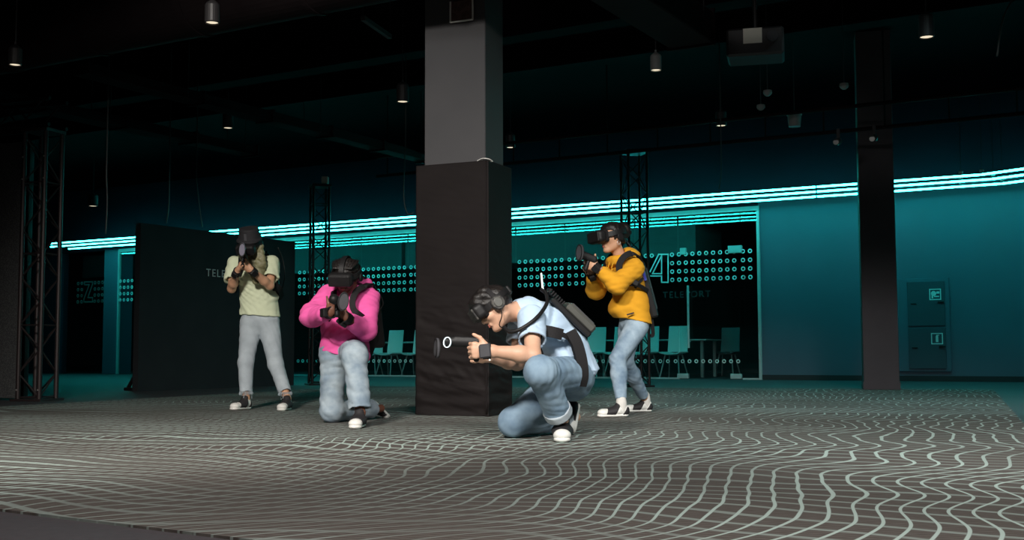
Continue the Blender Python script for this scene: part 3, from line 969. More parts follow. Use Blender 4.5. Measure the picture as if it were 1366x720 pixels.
# run along the depth axis until the picture column 392
d_ = ray(392, 500)
A2 = np.array([[PW[0], -d_[0]], [PW[1], -d_[1]]]); s_ = np.linalg.solve(A2, (CAM - p0)[:2]); plen = s_[0]
hz = P(183, 297, p0[1])[2]
par = empty('partition_panel', p0, 'free-standing black partition panel with small grey lettering on the left', 'partition')
p = MB(); p.box(p0 + PW * plen / 2 - PU * pth / 2 + ZD * hz / 2, PU * pth / 2, PW * plen / 2, ZD * hz / 2)
p.build('panel', M['panel'], par)
p = MB()
for bb in (.25, plen * .75):
    q = p0 + PW * bb - PU * pth
    p.box(q - PU * .17 + ZD * .02, PU * .22, PW * .05, ZD * .02, .005)
    p.tube([q - PU * .35 + ZD * .04, q - PU * .02 + ZD * .5], .025, 8)
p.build('foot_brace', M['truss'], par)
# lettering on the side turned to the arena
d_ = ray(303, 366); A2 = np.array([[PW[0], -d_[0]], [PW[1], -d_[1]]]); s_ = np.linalg.solve(A2, (CAM - p0)[:2])
tq = p0 + PW * s_[0] + ZD * (CAM[2] + d_[2] * s_[1]) + PU * .004
mtx = Matrix(((PW[0], 0, PU[0], tq[0]), (PW[1], 0, PU[1], tq[1]), (0, 1, 0, tq[2]), (0, 0, 0, 1)))
vs, fs = text_mesh('TELEPORT', .155, mtx)
# text reads from the arena side
mesh_obj('lettering', vs, fs, mat('panel_lettering', (.6, .62, .62), .6), par)['label'] = 'small grey capitals'

# ------------------------------------------------------------------ trusses
def truss(name, base, xax, yax, half, height, ma, label, group=None, plate=True, r=.024):
    t = empty(name, base, label, 'truss', group)
    cs = [(-1, -1), (1, -1), (1, 1), (-1, 1)]
    P4 = [base + xax * half * i + yax * half * j for i, j in cs]
    for q in P4:
        p = MB(); p.cyl(q + ZD * .02, q + ZD * height, r, 10); p.build('chord', ma, t, smooth=False)
    lc = MB()
    n = max(2, int(round(height / (half * 2.0))))
    for f in range(4):
        a, b = P4[f], P4[(f + 1) % 4]
        for k in range(n):
            z0, z1 = .04 + (height - .08) * k / n, .04 + (height - .08) * (k + 1) / n
            if (k + f) % 2: lc.cyl(a + ZD * z0, b + ZD * z1, .009, 6)
            else: lc.cyl(b + ZD * z0, a + ZD * z1, .009, 6)
            if k % 3 == 0: lc.cyl(a + ZD * z0, b + ZD * z0, .009, 6)
    lc.build('lacing', ma, t)
    p = MB(); p.box(base + ZD * .012, xax * (half + .06), yax * (half + .06), ZD * .012, .004)
    p.build('base_plate', ma, t)
    p = MB()
    zc = height + .0
    p.box(base + ZD * (height + .02), xax * (half + .03), yax * (half + .03), ZD * .02, .004)
    p.build('top_plate', ma, t)
    return t, P4
tb = G(42, 535) + V3(.0, .14, 0)
tx = nrm(V3(.96, -.28, 0)); ty = V3(-tx[1], tx[0], 0)
th_ = (P(60, 178, tb[1])[2])
tl, P4 = truss('truss_tower', tb, tx, ty, .135, th_, M['truss_brown'], 'dark box truss tower at the far left beside the mesh screen', r=.026)
for q in P4[:2]:
    for zz in (th_ - .28, th_ - .52, .12):
        p = MB(); p.disc(q - ty * .028 + ZD * zz, tx * .009, ZD * .009, ty * .006, 8); p.build('bolt', M['bolt'], tl)
# beam carried by that tower
bm = empty('truss_beam', tb + ZD * (th_ + .04), 'horizontal dark box truss running left above the mesh screen', 'truss')
for (i, j_) in ((-1, 0), (1, 0), (-1, 1), (1, 1)):
    q = tb + ty * .145 * i + ZD * (th_ + .065 + .29 * j_)
    p = MB(); p.cyl(q + tx * .18, q - tx * 4.0, .024, 10); p.build('chord', M['truss'], bm)
lc = MB()
for k in range(13):
    for s2 in (-1, 1):
        q = tb + ty * .145 * s2 - tx * (k * .3 - .1) + ZD * (th_ + .065)
        lc.cyl(q, q - tx * .3 + ZD * .29, .009, 6) if k % 2 else lc.cyl(q + ZD * .29, q - tx * .3, .009, 6)
lc.build('lacing', M['truss'], bm)
# dark mesh screen hung between tower and left frame edge
sc_ = empty('mesh_screen', tb - tx * 1.0, 'dark perforated screen beside the box truss at the left edge', 'screen')
zs = P(15, 186, tb[1])[2]
p = MB(); p.box(tb - tx * 1.72 + ty * .08 + ZD * (zs / 2 + .01), tx * 1.5, ty * .025, ZD * (zs / 2 - .01), .006)
p.build('panel', M['mesh_panel'], sc_)
for aa in (.23, 3.2):
    p = MB(); p.box(tb - tx * aa + ty * .08 + ZD * (zs / 2 + .01), tx * .02, ty * .035, ZD * (zs / 2 - .005))
    p.build('frame_post', M['truss'], sc_)

t2 = G(423, 513.5) + V3(0, .12, 0)
h2 = P(425, 250, t2[1])[2]
tm, _ = truss('truss_tower', t2, nrm(V3(.93, .37, 0)), nrm(V3(-.37, .93, 0)), .125, h2, M['truss'], 'black box truss tower behind the player in the pink hoodie', r=.020)
q = t2 + ZD * (h2 + .04)
sb = empty('tracking_sensor', q, 'small pale tracking box on top of the truss behind the pink hoodie', 'sensor')
p = MB(); p.box(q + ZD * .075 + V3(.08, 0, 0), V3(.055, 0, 0), V3(0, .05, 0), ZD * .06, .012); p.build('body', M['paper'], sb)
p = MB(); p.cyl(q + V3(.08, 0, 0), q + ZD * .02 + V3(.08, 0, 0), .02, 10); p.build('bracket', M['truss'], sb)
t3 = G(850, 516) + V3(0, .12, 0)
h3 = P(850, 205, t3[1])[2]
tr, _ = truss('truss_tower', t3, nrm(V3(.96, .28, 0)), nrm(V3(-.28, .96, 0)), .145, h3, M['truss'], 'black box truss tower behind the player in the yellow hoodie', r=.021)

# ------------------------------------------------------------------ chairs and table behind the glass
def chair_proto():
    r = empty('meeting_chair', (0, 0, 0))
    ROOT[r.name] = V3(0, 0, 0)
    # local: x along the row, -y towards the glass (chair back), z up
    n, m = 14, 12
    def shell(name, fn, thick, ma):
        vs = []; fs = []
        for lay in (0, 1):
            for j in range(m + 1):
                for i in range(n + 1):
                    a, b = i / n * 2 - 1, j / m
                    pnt, nn = fn(a, b)
                    vs.append(np.array(pnt) + np.array(nn) * thick * lay)
        st = (n + 1) * (m + 1)
        for lay in (0, 1):
            for j in range(m):
                for i in range(n):
                    q = [lay * st + j * (n + 1) + i, lay * st + j * (n + 1) + i + 1, lay * st + (j + 1) * (n + 1) + i + 1, lay * st + (j + 1) * (n + 1) + i]
                    fs.append(q if lay else q[::-1])
        edge = [i for i in range(n + 1)] + [j * (n + 1) + n for j in range(1, m + 1)] + [m * (n + 1) + i for i in range(n - 1, -1, -1)] + [j * (n + 1) for j in range(m - 1, 0, -1)]
        for k in range(len(edge)):
            a, b = edge[k], edge[(k + 1) % len(edge)]
            fs.append((a, b, b + st, a + st))
        return mesh_obj(name, vs, fs, ma, r, smooth=False)
    def back(a, b):
        wd = .235 * (1 - .05 * b - .35 * max(0, abs(b - .5) - .46) )
        return (a * wd * .86, -.20 - .07 * b + .045 * a * a, .50 + .50 * b), (0, -1, -.1)
    def seat(a, b):
        return (a * .205, -.20 + .45 * b, .475 + .03 * a * a - .03 * max(0, b - .75) * 4 * (b - .75) + .02 * max(0, .2 - b)), (0, 0, -1)
    shell('backrest', back, .018, M['chair_pl'])
    shell('seat', seat, .02, M['chair_pl'])
    for sx in (-1, 1):
        for sy in (-1, 1):
            p = MB(); p.tube([(sx * .13, .03 + sy * .10, .45), (sx * .20, .03 + sy * .23, .0)], [.016, .013], 8)
            p.build('leg', M['chair_leg'], r)
    p = MB()
    for sx in (-1, 1): p.tube([(sx * .13, -.07, .45), (sx * .13, .13, .45)], .013, 6)
    p.tube([(-.13, .03, .445), (.13, .03, .445)], .013, 6)
    p.tube([(0, -.05, .45), (0, -.215, .47), (0, -.245, .62)], .016, 6)
    p.build('underframe', M['chair_leg'], r)
    return r
def copy_tree(o, parent=None, first=True):
    c = o.copy(); COL.objects.link(c)
    if parent is not None: c.parent = parent
    for ch in list(o.children): copy_tree(ch, c)
    return c
proto = chair_proto()
chairs = [(500, 'pale chair behind the glass showing just beside the pink hoodie backpack'), (525, 'pale chair behind the glass, whole back showing left of the black column cover'),
          (559, 'pale chair behind the glass half hidden by the left side of the column cover'),
          (794.5, 'pale chair behind the glass between the kneeling man and the yellow-hoodie player'), (829, 'pale chair behind the glass mostly hidden by the yellow-hoodie player'),
          (865, 'pale chair behind the glass beside the black truss right of the yellow hoodie'), (903, 'pale chair behind the glass next to the long door handle')]
for i, (x, lab) in enumerate(chairs):
    c = proto if i == 0 else copy_tree(proto)
    u = wuv(x, 480, .75)[0]
    c.location = Vector(W3(u, .62, 0))
    c.rotation_euler = (0, 0, math.pi + math.atan2(UD[1], UD[0]) + (.25 if i == 0 else random.uniform(-.06, .06)))
    tag(c, lab, 'chair', 'pale chairs behind the glass')
    ROOT[c.name] = W3(u, .72, 0)
def table(u0, u1, label):
    t = empty('meeting_table', W3((u0 + u1) / 2, 1.75, 0), label, 'table', 'meeting tables behind the glass')
    p = MB(); wbox(p, u0, u1, 1.28, 2.2, .72, .75, .008); p.build('tabletop', M['table'], t)
    for a in (u0 + .12, u1 - .12):
        for w in (1.38, 2.1):
            p = MB(); p.box(W3(a, w, .36), UD * .03, WD * .03, ZD * .36, .005); p.build('leg', M['chair_leg'], t)
table(wuv(455, 470, 1.4)[0], wuv(575, 470, 1.4)[0], 'long pale table behind the chairs left of the column cover')
table(wuv(780, 470, 1.4)[0], wuv(945, 470, 1.4)[0], 'long pale table behind the chairs right of the column cover')
u = wuv(934, 470, 1.1)[0]
dc = copy_tree(proto)
for ch in dc.children:
    if ch.name.startswith(('backrest', 'seat')):
        ch.data = ch.data.copy(); ch.data.materials[0] = M['chair_dark']
dc.location = Vector(W3(u, 2.7, 0)); dc.rotation_euler = (0, 0, math.atan2(UD[1], UD[0]) + math.pi)
tag(dc, 'dark chair on the far side of the table right of the door handle', 'chair')
# small wall thermostat glow seen through the glass
u, z = wuv(543.5, 430.5, 1.0)

# ------------------------------------------------------------------ ceiling fittings
def pend(x, y, zb, r, ln, grey=False, label=''):
    d = ray(x, y); t = (zb - CAMH) / d[2]; q = CAM + d * t
    l = empty('pendant_lamp', q, label, 'lamp', 'pendant lamps under the black ceiling')
    n = 20
    p = MB()
    prof = [(r * .9, .0), (r, .01), (r, ln * .9), (r * .85, ln), (r * .2, ln + .03), (.012, ln + .05)]
    vs = []; fs = []
    for (rr, zz) in prof:
        for k in range(n): vs.append(q + V3(rr * math.cos(2 * math.pi * k / n), rr * math.sin(2 * math.pi * k / n), zz))
    for j in range(len(prof) - 1):
        for k in range(n): fs.append((j * n + k, j * n + (k + 1) % n, (j + 1) * n + (k + 1) % n, (j + 1) * n + k))
    fs.append(tuple((len(prof) - 1) * n + k for k in range(n)))
    p.add(vs, fs); p.build('shade', M['lamp_grey' if grey else 'lamp'], l)
    p = MB(); p.disc(q + ZD * .012, V3(r * .8, 0, 0), V3(0, r * .8, 0), ZD * .012, 18); p.build('diffuser', M['lamp_glow'], l)
    p = MB(); p.cyl(q + ZD * (ln + .04), V3(q[0], q[1], CEIL), .006, 6); p.build('cord', M['lamp'], l)
    return l
pend(283, 31, 2.95, .055, .15, label='black pendant lamp hanging at the top edge above the partition')
pend(20, 87, 2.95, .055, .15, label='black pendant lamp hanging above the mesh screen at the left')
pend(304, 171, 3.55, .07, .22, label='small pendant lamp hanging lower above the lettered partition')
pend(537, 136, 3.55, .075, .22, label='pendant lamp just left of the grey column, brightly lit')
pend(124, 275, 3.3, .09, .22, label='dim far pendant lamp above the left cyan tubes')
pend(875, 94, 3.5, .06, .17, True, label='grey cylinder pendant lamp high above the yellow-hoodie player')
pend(1236, 50, 3.55, .075, .22, label='pendant lamp above and right of the dark column')
pend(962, 168, 3.55, .075, .2, label='pendant lamp in the middle right of the ceiling, above the glass door')
pend(681, 197, 3.55, .07, .2, label='pendant lamp half hidden behind the grey column')

def pip(x, y, z):
    d = ray(x, y); return CAM + d * ((z - CAMH) / d[2])
WDUCT = 0
# big round duct across the top of the picture
q = pip(300, 52, 3.25)
uq, wq = uw(q)
WDUCT = wq + .1
dct = empty('air_duct', W3(uq, wq, 3.5), 'large round black air duct crossing the ceiling in front of the column top', 'duct')
p = MB(); p.cyl(W3(uq - 7, wq - .28, 3.52), W3(uq + 12, wq - .28, 3.52), .30, 40); p.build('pipe', M['duct'], dct, smooth=False)
for k in range(-5, 10):
    u = uq + k * 1.25
    c = W3(u, wq - .28, 3.52)
    p = MB(); p.tube([c - UD * .025, c + UD * .025], .312, 40); p.build('joint_band', M['duct'], dct)
for k in range(-4, 10, 2):
    p = MB(); p.cyl(W3(uq + k * 1.25 + .3, wq - .28, 3.8), W3(uq + k * 1.25 + .3, wq - .28, CEIL), .006, 6); p.build('hanger_rod', M['truss'], dct)
# square duct ending at the right of the column
def sqduct(x, y, z, width, hgt, ln, label, fwd=True):
    q = pip(x, y, z); a, b = uw(q)
    ln = min(ln, b - WDUCT - .15)
    t = empty('air_duct' if hgt > .2 else 'cable_tray', q, label, 'duct' if hgt > .2 else 'cable tray')
    p = MB(); wbox(p, a - width, a, b - ln, b, z, z + hgt, .01); p.build('casing', M['duct'], t)
    for k in range(int(ln / 1.2)):
        p = MB(); wbox(p, a - width - .02, a + .02, b - .04 - 1.2 * k, b - 1.2 * k, z - .02, z + hgt + .02); p.build('flange', M['duct'], t)
    for k in range(0, int(ln / 1.2), 2):
        for s2 in (-.02, width + .02):
            p = MB(); p.cyl(W3(a - s2, b - .3 - 1.2 * k, z), W3(a - s2, b - .3 - 1.2 * k, CEIL), .006, 6); p.build('hanger_rod', M['truss'], t)
sqduct(952, 58, 3.3, .42, .3, 6, 'square black duct end pointing at the glass door')
sqduct(345, 207, 3.35, .3, .12, 7.5, 'flat black cable tray running back above the partition')
sqduct(575, 215, 3.45, .25, .12, 6.5, 'narrow black cable tray just left of the grey column')
# structural beams
def beam(wp, z, hh, bw, label):
    t = empty('ceiling_beam', W3(8, wp, z), label, 'beam')
    p = MB(); wbox(p, -12, 28, wp - bw / 2, wp + bw / 2, z, CEIL); p.build('web', M['ceil'], t)
    p = MB(); wbox(p, -12, 28, wp - bw / 2 - .05, wp + bw / 2 + .05, z - .04, z); p.build('flange', M['ceil'], t)
beam(-8.5, 4.2, .5, .2, 'black ceiling beam crossing behind the grey column')
beam(-6.3, 4.4, .5, .2, 'black ceiling beam nearest the back wall')
# rail truss at the right, in front of the dark column
q1 = pip(905, 196, 3.25); q2 = pip(1190, 180, 3.25)
uq, wq = uw(q1)
rl = empty('ceiling_rail', q1, 'double black rail hung in front of the dark column', 'rail')
p = MB(); p.cyl(W3(uq - 5, wq, 3.25), W3(uq + 12, wq, 3.25), .025, 10); p.build('lower_rail', M['duct'], rl)
p = MB(); p.cyl(W3(uq - 5, wq, 3.55), W3(uq + 12, wq, 3.55), .025, 10); p.build('upper_rail', M['duct'], rl)
for k in range(22):
    p = MB(); p.cyl(W3(uq - 4.8 + .75 * k, wq, 3.25), W3(uq - 4.8 + .75 * k, wq, 3.55 if k % 5 else CEIL), .012, 6); p.build('strut', M['duct'], rl)
# sensors clamped to the rail
for (x, y, lab) in ((1118, 200, 'small spotlight clamped to the rail just left of the dark column'), (1166, 196, 'small spotlight clamped to the rail in front of the dark column')):
    u, z = wuv(x, y, wq - .06)
    q = W3(u, wq - .08, 3.12)
    t = empty('spotlight', q, lab, 'light', 'spotlights on the rail')
    p = MB(); p.cyl(q + WD * .05, q - WD * .08 - ZD * .03, .045, 14); p.build('body', M['lamp'], t)
    p = MB(); p.disc(q - WD * .082 - ZD * .031, UD * .034, ZD * .034, WD * .006, 14); p.build('lens', M['bolt'], t)
    p = MB(); p.box(q + ZD * .09 + WD * .05, UD * .02, WD * .01, ZD * .07); p.build('clamp', M['lamp'], t)
# projector with a pale sticker
q = pip(1008, 62, 3.35)
pj = empty('projector', q, 'black ceiling projector with a pale square sticker on its side', 'projector')
fx = nrm(V3(.97, -.24, 0)); fy = V3(-fx[1], fx[0], 0)
p = MB(); p.box(q, fx * .26, fy * .2, ZD * .13, .02); p.build('casing', M['lamp'], pj)
p = MB(); p.box(q - fy * .203 - fx * .02 + ZD * .05, fx * .085, fy * .003, ZD * .07); p.build('sticker', M['paper'], pj)
p = MB(); p.cyl(q - fy * .2 + fx * .16 + ZD * .03, q - fy * .24 + fx * .16 + ZD * .03, .05, 18); p.build('lens', M['grey_pl'], pj)
p = MB(); p.cyl(q + ZD * .13, V3(q[0], q[1], CEIL), .02, 10); p.build('mount', M['lamp'], pj)
# smoke detectors and loudspeaker
for (x, y, lab) in ((1024, 126, 'small round ceiling detector below the projector, upper one'), (1015, 145, 'small round ceiling detector below the projector, lower one'), (1126, 117, 'dim round ceiling detector left of the dark column')):
    q = pip(x, y, 3.6)
    t = empty('smoke_detector', q, lab, 'detector', 'ceiling detectors')
    p = MB(); p.tube([q + ZD * .05, q + ZD * .02, q, q - ZD * .02], [.05, .055, .045, .02], 18); p.build('head', M['lamp_grey'], t)
    p = MB(); p.cyl(q + ZD * .05, V3(q[0], q[1], CEIL), .006, 6); p.build('stem', M['lamp'], t)
q = pip(1060, 169, 3.4)
t = empty('loudspeaker', q, 'pale bucket-shaped loudspeaker hanging left of the dark column', 'speaker')
p = MB(); p.tube([q, q + ZD * .15], [.075, .09], 22); p.build('housing', M['lamp_grey'], t)
p = MB(); p.tube([q + ZD * .15, q + ZD * .17], [.097, .097], 22); p.build('rim', M['white_pl'], t)
p = MB(); p.cyl(q + ZD * .17, V3(q[0], q[1], CEIL), .006, 6); p.build('cord', M['lamp'], t)
# hanging bar near the column top
qa, qb = pip(484, 24, 3.35), pip(520, 49, 3.35)
t = empty('hanging_bar', qa, 'short dark bar hung from wires left of the column top', 'bar')
p = MB(); p.box((qa + qb) / 2, (qb - qa) / 2, nrm(np.cross(qb - qa, ZD)) * .02, ZD * .02); p.build('rail', M['lamp'], t)
p = MB()
for q in (qa, qb): p.cyl(q, V3(q[0], q[1], CEIL), .005, 6)
p.build('wire', M['truss'], t)
# loose cables hanging from the ceiling
for (pts, z, lab) in (([(142, 235), (143, 270), (141, 312)], 11.5, 'thin cable hanging left of the black partition'),
                      ([(226, 235), (225, 275), (222, 298)], 14.2, 'thin cable hanging above the partition, left of its centre'),
                      ([(262, 240), (266, 275), (270, 303)], 15.0, 'thin cable hanging above the lettered end of the partition'),
                      ([(541, 190), (539, 235), (539, 268), (544, 285), (552, 283)], 14.0, 'thin cable looping down beside the black column cover'),
                      ([(961, 150), (962, 200), (962, 232), (959, 252)], 14.0, 'thin cable hanging in front of the cyan tubes above the glass door'),
                      ([(1330, 75), (1334, 45), (1340, 20), (1350, 0)], 8.5, 'bundle of cable drooping at the top right corner')):
    q = [P(x, y, z) for x, y in pts]
    top = q[0] if pts[0][1] < pts[-1][1] else q[-1]
    q2 = bez(q, 6)
    if pts[0][1] < pts[-1][1]: q2 = [V3(q[0][0], q[0][1], CEIL)] + q2
    else: q2 = q2 + [V3(q[-1][0], q[-1][1], CEIL)]
    p = MB(); p.tube(q2, .008, 6)
    o = p.build('hanging_cable', M['lamp'], loc=top, smooth=True); tag(o, lab, 'cable')
# ================================================================== PEOPLE
def hand(v, wr, d, th, pn, curl=(70, 75, 45), thumb=(0.6, 0.7, 0.15), thumb2=None, sc=1.0):
    d = nrm(d); th = nrm(th - d * np.dot(th, d)); pn0 = np.cross(d, th)
    pn = pn0 if np.dot(pn0, pn) > 0 else -pn0
    v.cone(wr - d * .01, wr + d * .03 * sc, .022 * sc, .020 * sc, .02, th, 1.35)
    v.cone(wr + d * .025 * sc, wr + d * .074 * sc, .0150 * sc, .0135 * sc, .015, th, 2.5)
    for i in range(4):
        b = wr + d * (.084 - .0035 * abs(i - 1) ** 1.5) * sc + th * (.030 - .0197 * i) * sc
        L = (.040, .045, .042, .033)[i] * sc
        c = curl[i] if isinstance(curl[0], (tuple, list)) else curl
        a = 0; p = b - d * .012
        v.cone(p, b, .0098 * sc, .0095 * sc, .010)
        p = b
        for q, (l, rr) in enumerate(((L, .0092), (L * .62, .0082), (L * .5, .0072))):
            a += math.radians(c[q])
            e = p + (d * math.cos(a) + pn * math.sin(a)) * l
            v.cone(p, e, rr * sc, (rr - .0008) * sc, .003)
            p = e
    b = wr + d * .022 * sc + th * .024 * sc + pn * .006
    t1 = nrm(th * thumb[0] + d * thumb[1] + pn * thumb[2])
    m_ = b + t1 * .046 * sc
    v.cone(b, m_, .0135 * sc, .0105 * sc, .012)
    t2 = t1 if thumb2 is None else nrm(th * thumb2[0] + d * thumb2[1] + pn * thumb2[2])
    v.cone(m_, m_ + t2 * .034 * sc, .0102 * sc, .0082 * sc, .004)

def head_axes(f, u):
    f = nrm(f); u = nrm(np.asarray(u, float) - f * np.dot(u, f)); return f, u, np.cross(u, f)

def head(v, c, f, u, s, neckb, nr=.052, sc=1.0):
    A = (f, s, u)
    R = lambda *a: np.array(a) * sc
    q = lambda a, b, d: c + (f * a + s * b + u * d) * sc
    v.cone(neckb, q(-.02, 0, -.05), nr * 1.08, nr, .04)
    v.ell(q(-.008, 0, .025), A, R(.099, .078, .092), .02)
    v.ell(q(.022, 0, -.03), A, R(.072, .063, .082), .03)
    for sg in (-1, 1):
        v.cone(q(-.012, sg * .052, -.062), q(.05, sg * .022, -.098), .018 * sc, .016 * sc, .03)     # jaw
        v.ell(q(.066, sg * .038, -.022), A, R(.024, .026, .022), .02)                              # cheek
        v.ell(q(-.008, sg * .077, -.005), A, R(.020, .010, .032), .006)                            # ear
        v.ell(q(-.006, sg * .088, -.002), A, R(.008, .008, .014), .003, op='sub')
        v.ell(q(.084, sg * .031, .012), A, R(.010, .017, .012), .01, op='sub')                     # eye socket
        v.ell(q(.080, sg * .031, .011), A, R(.012, .013, .012), .003)                              # eyelid and eye
        v.ell(q(.096, sg * .013, -.036), A, R(.010, .010, .008), .006)                             # nostril wing
    v.ell(q(.068, 0, -.102), A, R(.022, .026, .018), .025)                                         # chin
    v.cone(q(.086, 0, .016), q(.108, 0, -.030), .0085 * sc, .0115 * sc, .012)                      # nose
    v.ell(q(.078, 0, .034), A, R(.018, .052, .012), .02)                                           # brow
    v.cone(q(.084, -.018, -.066), q(.084, .018, -.066), .009 * sc, .009 * sc, .01)                 # mouth mound

def lips(parent, c, f, u, s, ma, sc=1.0):
    v = Vol(.0025)
    q = lambda a, b, d: c + (f * a + s * b + u * d) * sc
    for sg in (-1, 1):
        v.cone(q(.0935, 0, -.0605), q(.084, sg * .022, -.0645), .0048, .002, .003)
        v.cone(q(.0935, 0, -.0715), q(.084, sg * .021, -.0665), .0055, .002, .003)
    return v.build('lips', ma, parent)

def shoe(parent, heel, toe, up, white, black, straps=1, toe_mat=None, gold=False):
    """heel, toe: ends of the sole; up: from sole to ankle"""
    fw = nrm(toe - heel); L = np.linalg.norm(toe - heel)
    up = nrm(up - fw * np.dot(up, fw)); sd = np.cross(fw, up)
    k = L / .27
    q = lambda a, b, c: heel + fw * a * k + sd * b * k + up * c * k
    v = Vol(.005)
    v.cone(q(.045, 0, .045), q(.10, 0, .05), .036 * k, .036 * k, .02, sd, 1.0)
    v.cone(q(.10, 0, .05), q(.215, .004, .034), .036 * k, .026 * k, .02, sd, 1.45)
    v.cone(q(.05, 0, .05), q(.06, 0, .098), .036 * k, .036 * k, .02, fw, 1.25, cut=(q(0, 0, .098), up))
    v.ell(q(.225, .003, .036), (fw, sd, up), np.array((.042, .044, .030)) * k, .02)
    s = v.build('sneaker', white if toe_mat is None else toe_mat, parent)
    s2 = Vol(.005)
    s2.cone(q(.045, 0, .015), q(.225, .004, .015), .040 * k, .045 * k, .01, up, .42, cut=[(q(0, 0, .028), up), (q(0, 0, .001), -up)])
    s2.build('sole', white, s)['label'] = 'white rubber sole'
    # dark bands wrapped over the instep and heel
    def band(a0, a1, lean, name='strap', lo=.020, hi=.2):
        b = Vol(.004); e = .005
        nA = -(fw + up * lean); nB = fw + up * lean
        cuts = [(q(a0, 0, .04), nA), (q(a1, 0, .04), nB), (q(0, 0, lo), -up), (q(0, 0, hi), up)]
        b.cone(q(.045, 0, .045), q(.10, 0, .05), .036 * k + e, .036 * k + e, .02, sd, 1.0, cut=cuts)
        b.cone(q(.10, 0, .05), q(.215, .004, .034), .036 * k + e, .026 * k + e, .02, sd, 1.45, cut=cuts)
        b.cone(q(.05, 0, .05), q(.06, 0, .098), .036 * k + e, .036 * k + e, .02, fw, 1.25, cut=cuts)
        b.build(name, black, s, smooth=0)
    if straps == 1: band(.105, .185, .45)
    elif straps == 2: band(.12, .20, .5); 
    else:
        band(.05, .215, .35)
    band(-.01, .045, .6, 'heel_counter', .022, .075)
    if gold:
        g = MB(); g.box(q(.10, .041, .04), fw * .02, up * .012, sd * .003, .002); g.box(q(.10, -.041, .04), fw * .02, up * .012, sd * .003, .002)
        g.build('side_patch', M['gold'], s)
    return s

def headset(label, c, f, u, s, sc=1.0, front=None, body=None, phones=False, group='headsets worn by the players', tilt=0.0, top=True, fwd=0.0):
    body = body or M['black_pl']; front = front or M['grey_pl']
    q = lambda a, b, d: c + (f * a + s * b + u * d) * sc
    r = empty('vr_headset', q(.12, 0, 0), label, 'headset', group)
    v = Vol(.005); v.rbox(q(.128 + fwd, 0, .012 + tilt), (f, s, u), np.array((.040, .088, .048)) * sc, .028 * sc)
    v.cone(q(.10 + fwd, -.03, -.03), q(.10 + fwd, .03, -.03), .012, .012, .01)
    v.build('visor', body, r)
    v = Vol(.005); v.rbox(q(.166 + fwd, 0, .012 + tilt), (f, s, u), np.array((.007, .078, .039)) * sc, .006)
    v.build('front_plate', front, r)
    v = Vol(.005); v.rbox(q(.086, 0, .010 + tilt * .6), (f, s, u), np.array((.022, .078, .044)) * sc, .018); v.build('face_gasket', M['strap'], r)
    p = MB(); pts = []; nn = []
    for i in range(31):
        t = math.radians(-145 + 290 * i / 30) + math.pi
        ex, ey = .118 * math.cos(t), .100 * math.sin(t)
        up_ = .015 + .035 * (1 - math.cos(t)) * .5
        pts.append(q(ex - .006, ey, up_)); nn.append(f * math.cos(t) + s * math.sin(t))
    p.ribbon(pts, nn, .038 * sc, .008 * sc); p.build('side_strap', body, r)
    if top:
        p = MB(); pts = []; nn = []
        for i in range(21):
            t = math.radians(18 + 140 * i / 20)
            pts.append(q(.122 * math.cos(t) - .006, 0, .028 + .116 * math.sin(t))); nn.append(f * math.cos(t) + u * math.sin(t))
        p.ribbon(pts, nn, .034 * sc, .006); p.build('top_strap', front, r)
    v = Vol(.005); v.rbox(q(-.122, 0, .04), (f, s, u), np.array((.014, .04, .028)) * sc, .01); v.build('rear_dial', body, r)
    if phones:
        for sg in (-1, 1):
            p = MB(); p.disc(q(-.005, sg * .104, .012), f * .040, u * .044, s * sg * .034, 24)
            e = p.build('earphone', M['camo'], r)
            p = MB(); p.disc(q(-.005, sg * .123, .012), f * .025, u * .028, s * sg * .008, 20); p.build('earphone_cap', M['pack'], e)
        p = MB(); pts = [q(-.005 + .0 * i, .112 * math.cos(math.pi * i / 20), .012 + .13 * math.sin(math.pi * i / 20)) for i in range(21)]
        p.ribbon(pts, [s * math.cos(math.pi * i / 20) + u * math.sin(math.pi * i / 20) for i in range(21)], .026, .008)
        p.build('headband', M['strap'], r)
    else:
        for sg in (-1, 1):
            p = MB(); p.disc(q(-.012, sg * .101, -.006), f * .026, u * .030, s * sg * .02, 20); p.build('earphone', body, r)
    return r

def controller(label, hand_pt, d, u, disc_c, disc_n, da, db, disc_mat, ring=False, length=.16):
    """gun-like controller: grip in the hand, body along d, flat tracking disc at its nose"""
    d = nrm(d); u = nrm(u - d * np.dot(u, d)); s = np.cross(d, u)
    r = empty('gun_controller', hand_pt, label, 'controller', 'gun controllers held by the players')
    v = Vol(.004)
    v.cone(hand_pt - u * .045, hand_pt + u * .03, .017, .019, .005)
    v.build('grip', M['black_pl'], r)
    v = Vol(.005)
    v.cone(hand_pt + u * .045 - d * .04, hand_pt + u * .045 + d * length, .026, .032, .01)
    v.rbox(hand_pt + u * .05 + d * length * .35, (d, s, u), (.07, .024, .026), .008, .01)
    v.build('barrel', M['black_pl'], r)
    v = Vol(.003); v.cone(hand_pt + d * .035 + u * .03, hand_pt + d * .032 - u * .012, .005, .005); v.build('trigger', M['grey_pl'], r)
    p = MB(); n = nrm(disc_n); a = nrm(da - n * np.dot(da, n)); b = np.cross(n, a)
    p.disc(disc_c, a * np.linalg.norm(da), b * db, n * .018, 32)
    dd = p.build('tracking_disc', disc_mat, r)
    p = MB(); p.annulus(disc_c - n * .012, a * np.linalg.norm(da) * .98, b * db * .98, n * .024, .86, 32); p.build('rim', M['black_pl'], dd)
    return r

def ring_pts(c, ax, ay, n=28, a0=0, a1=2 * math.pi):
    t = np.linspace(a0, a1, n)
    return [c + ax * math.cos(q) + ay * math.sin(q) for q in t], [nrm(ax) * math.cos(q) + nrm(ay) * math.sin(q) for q in t]

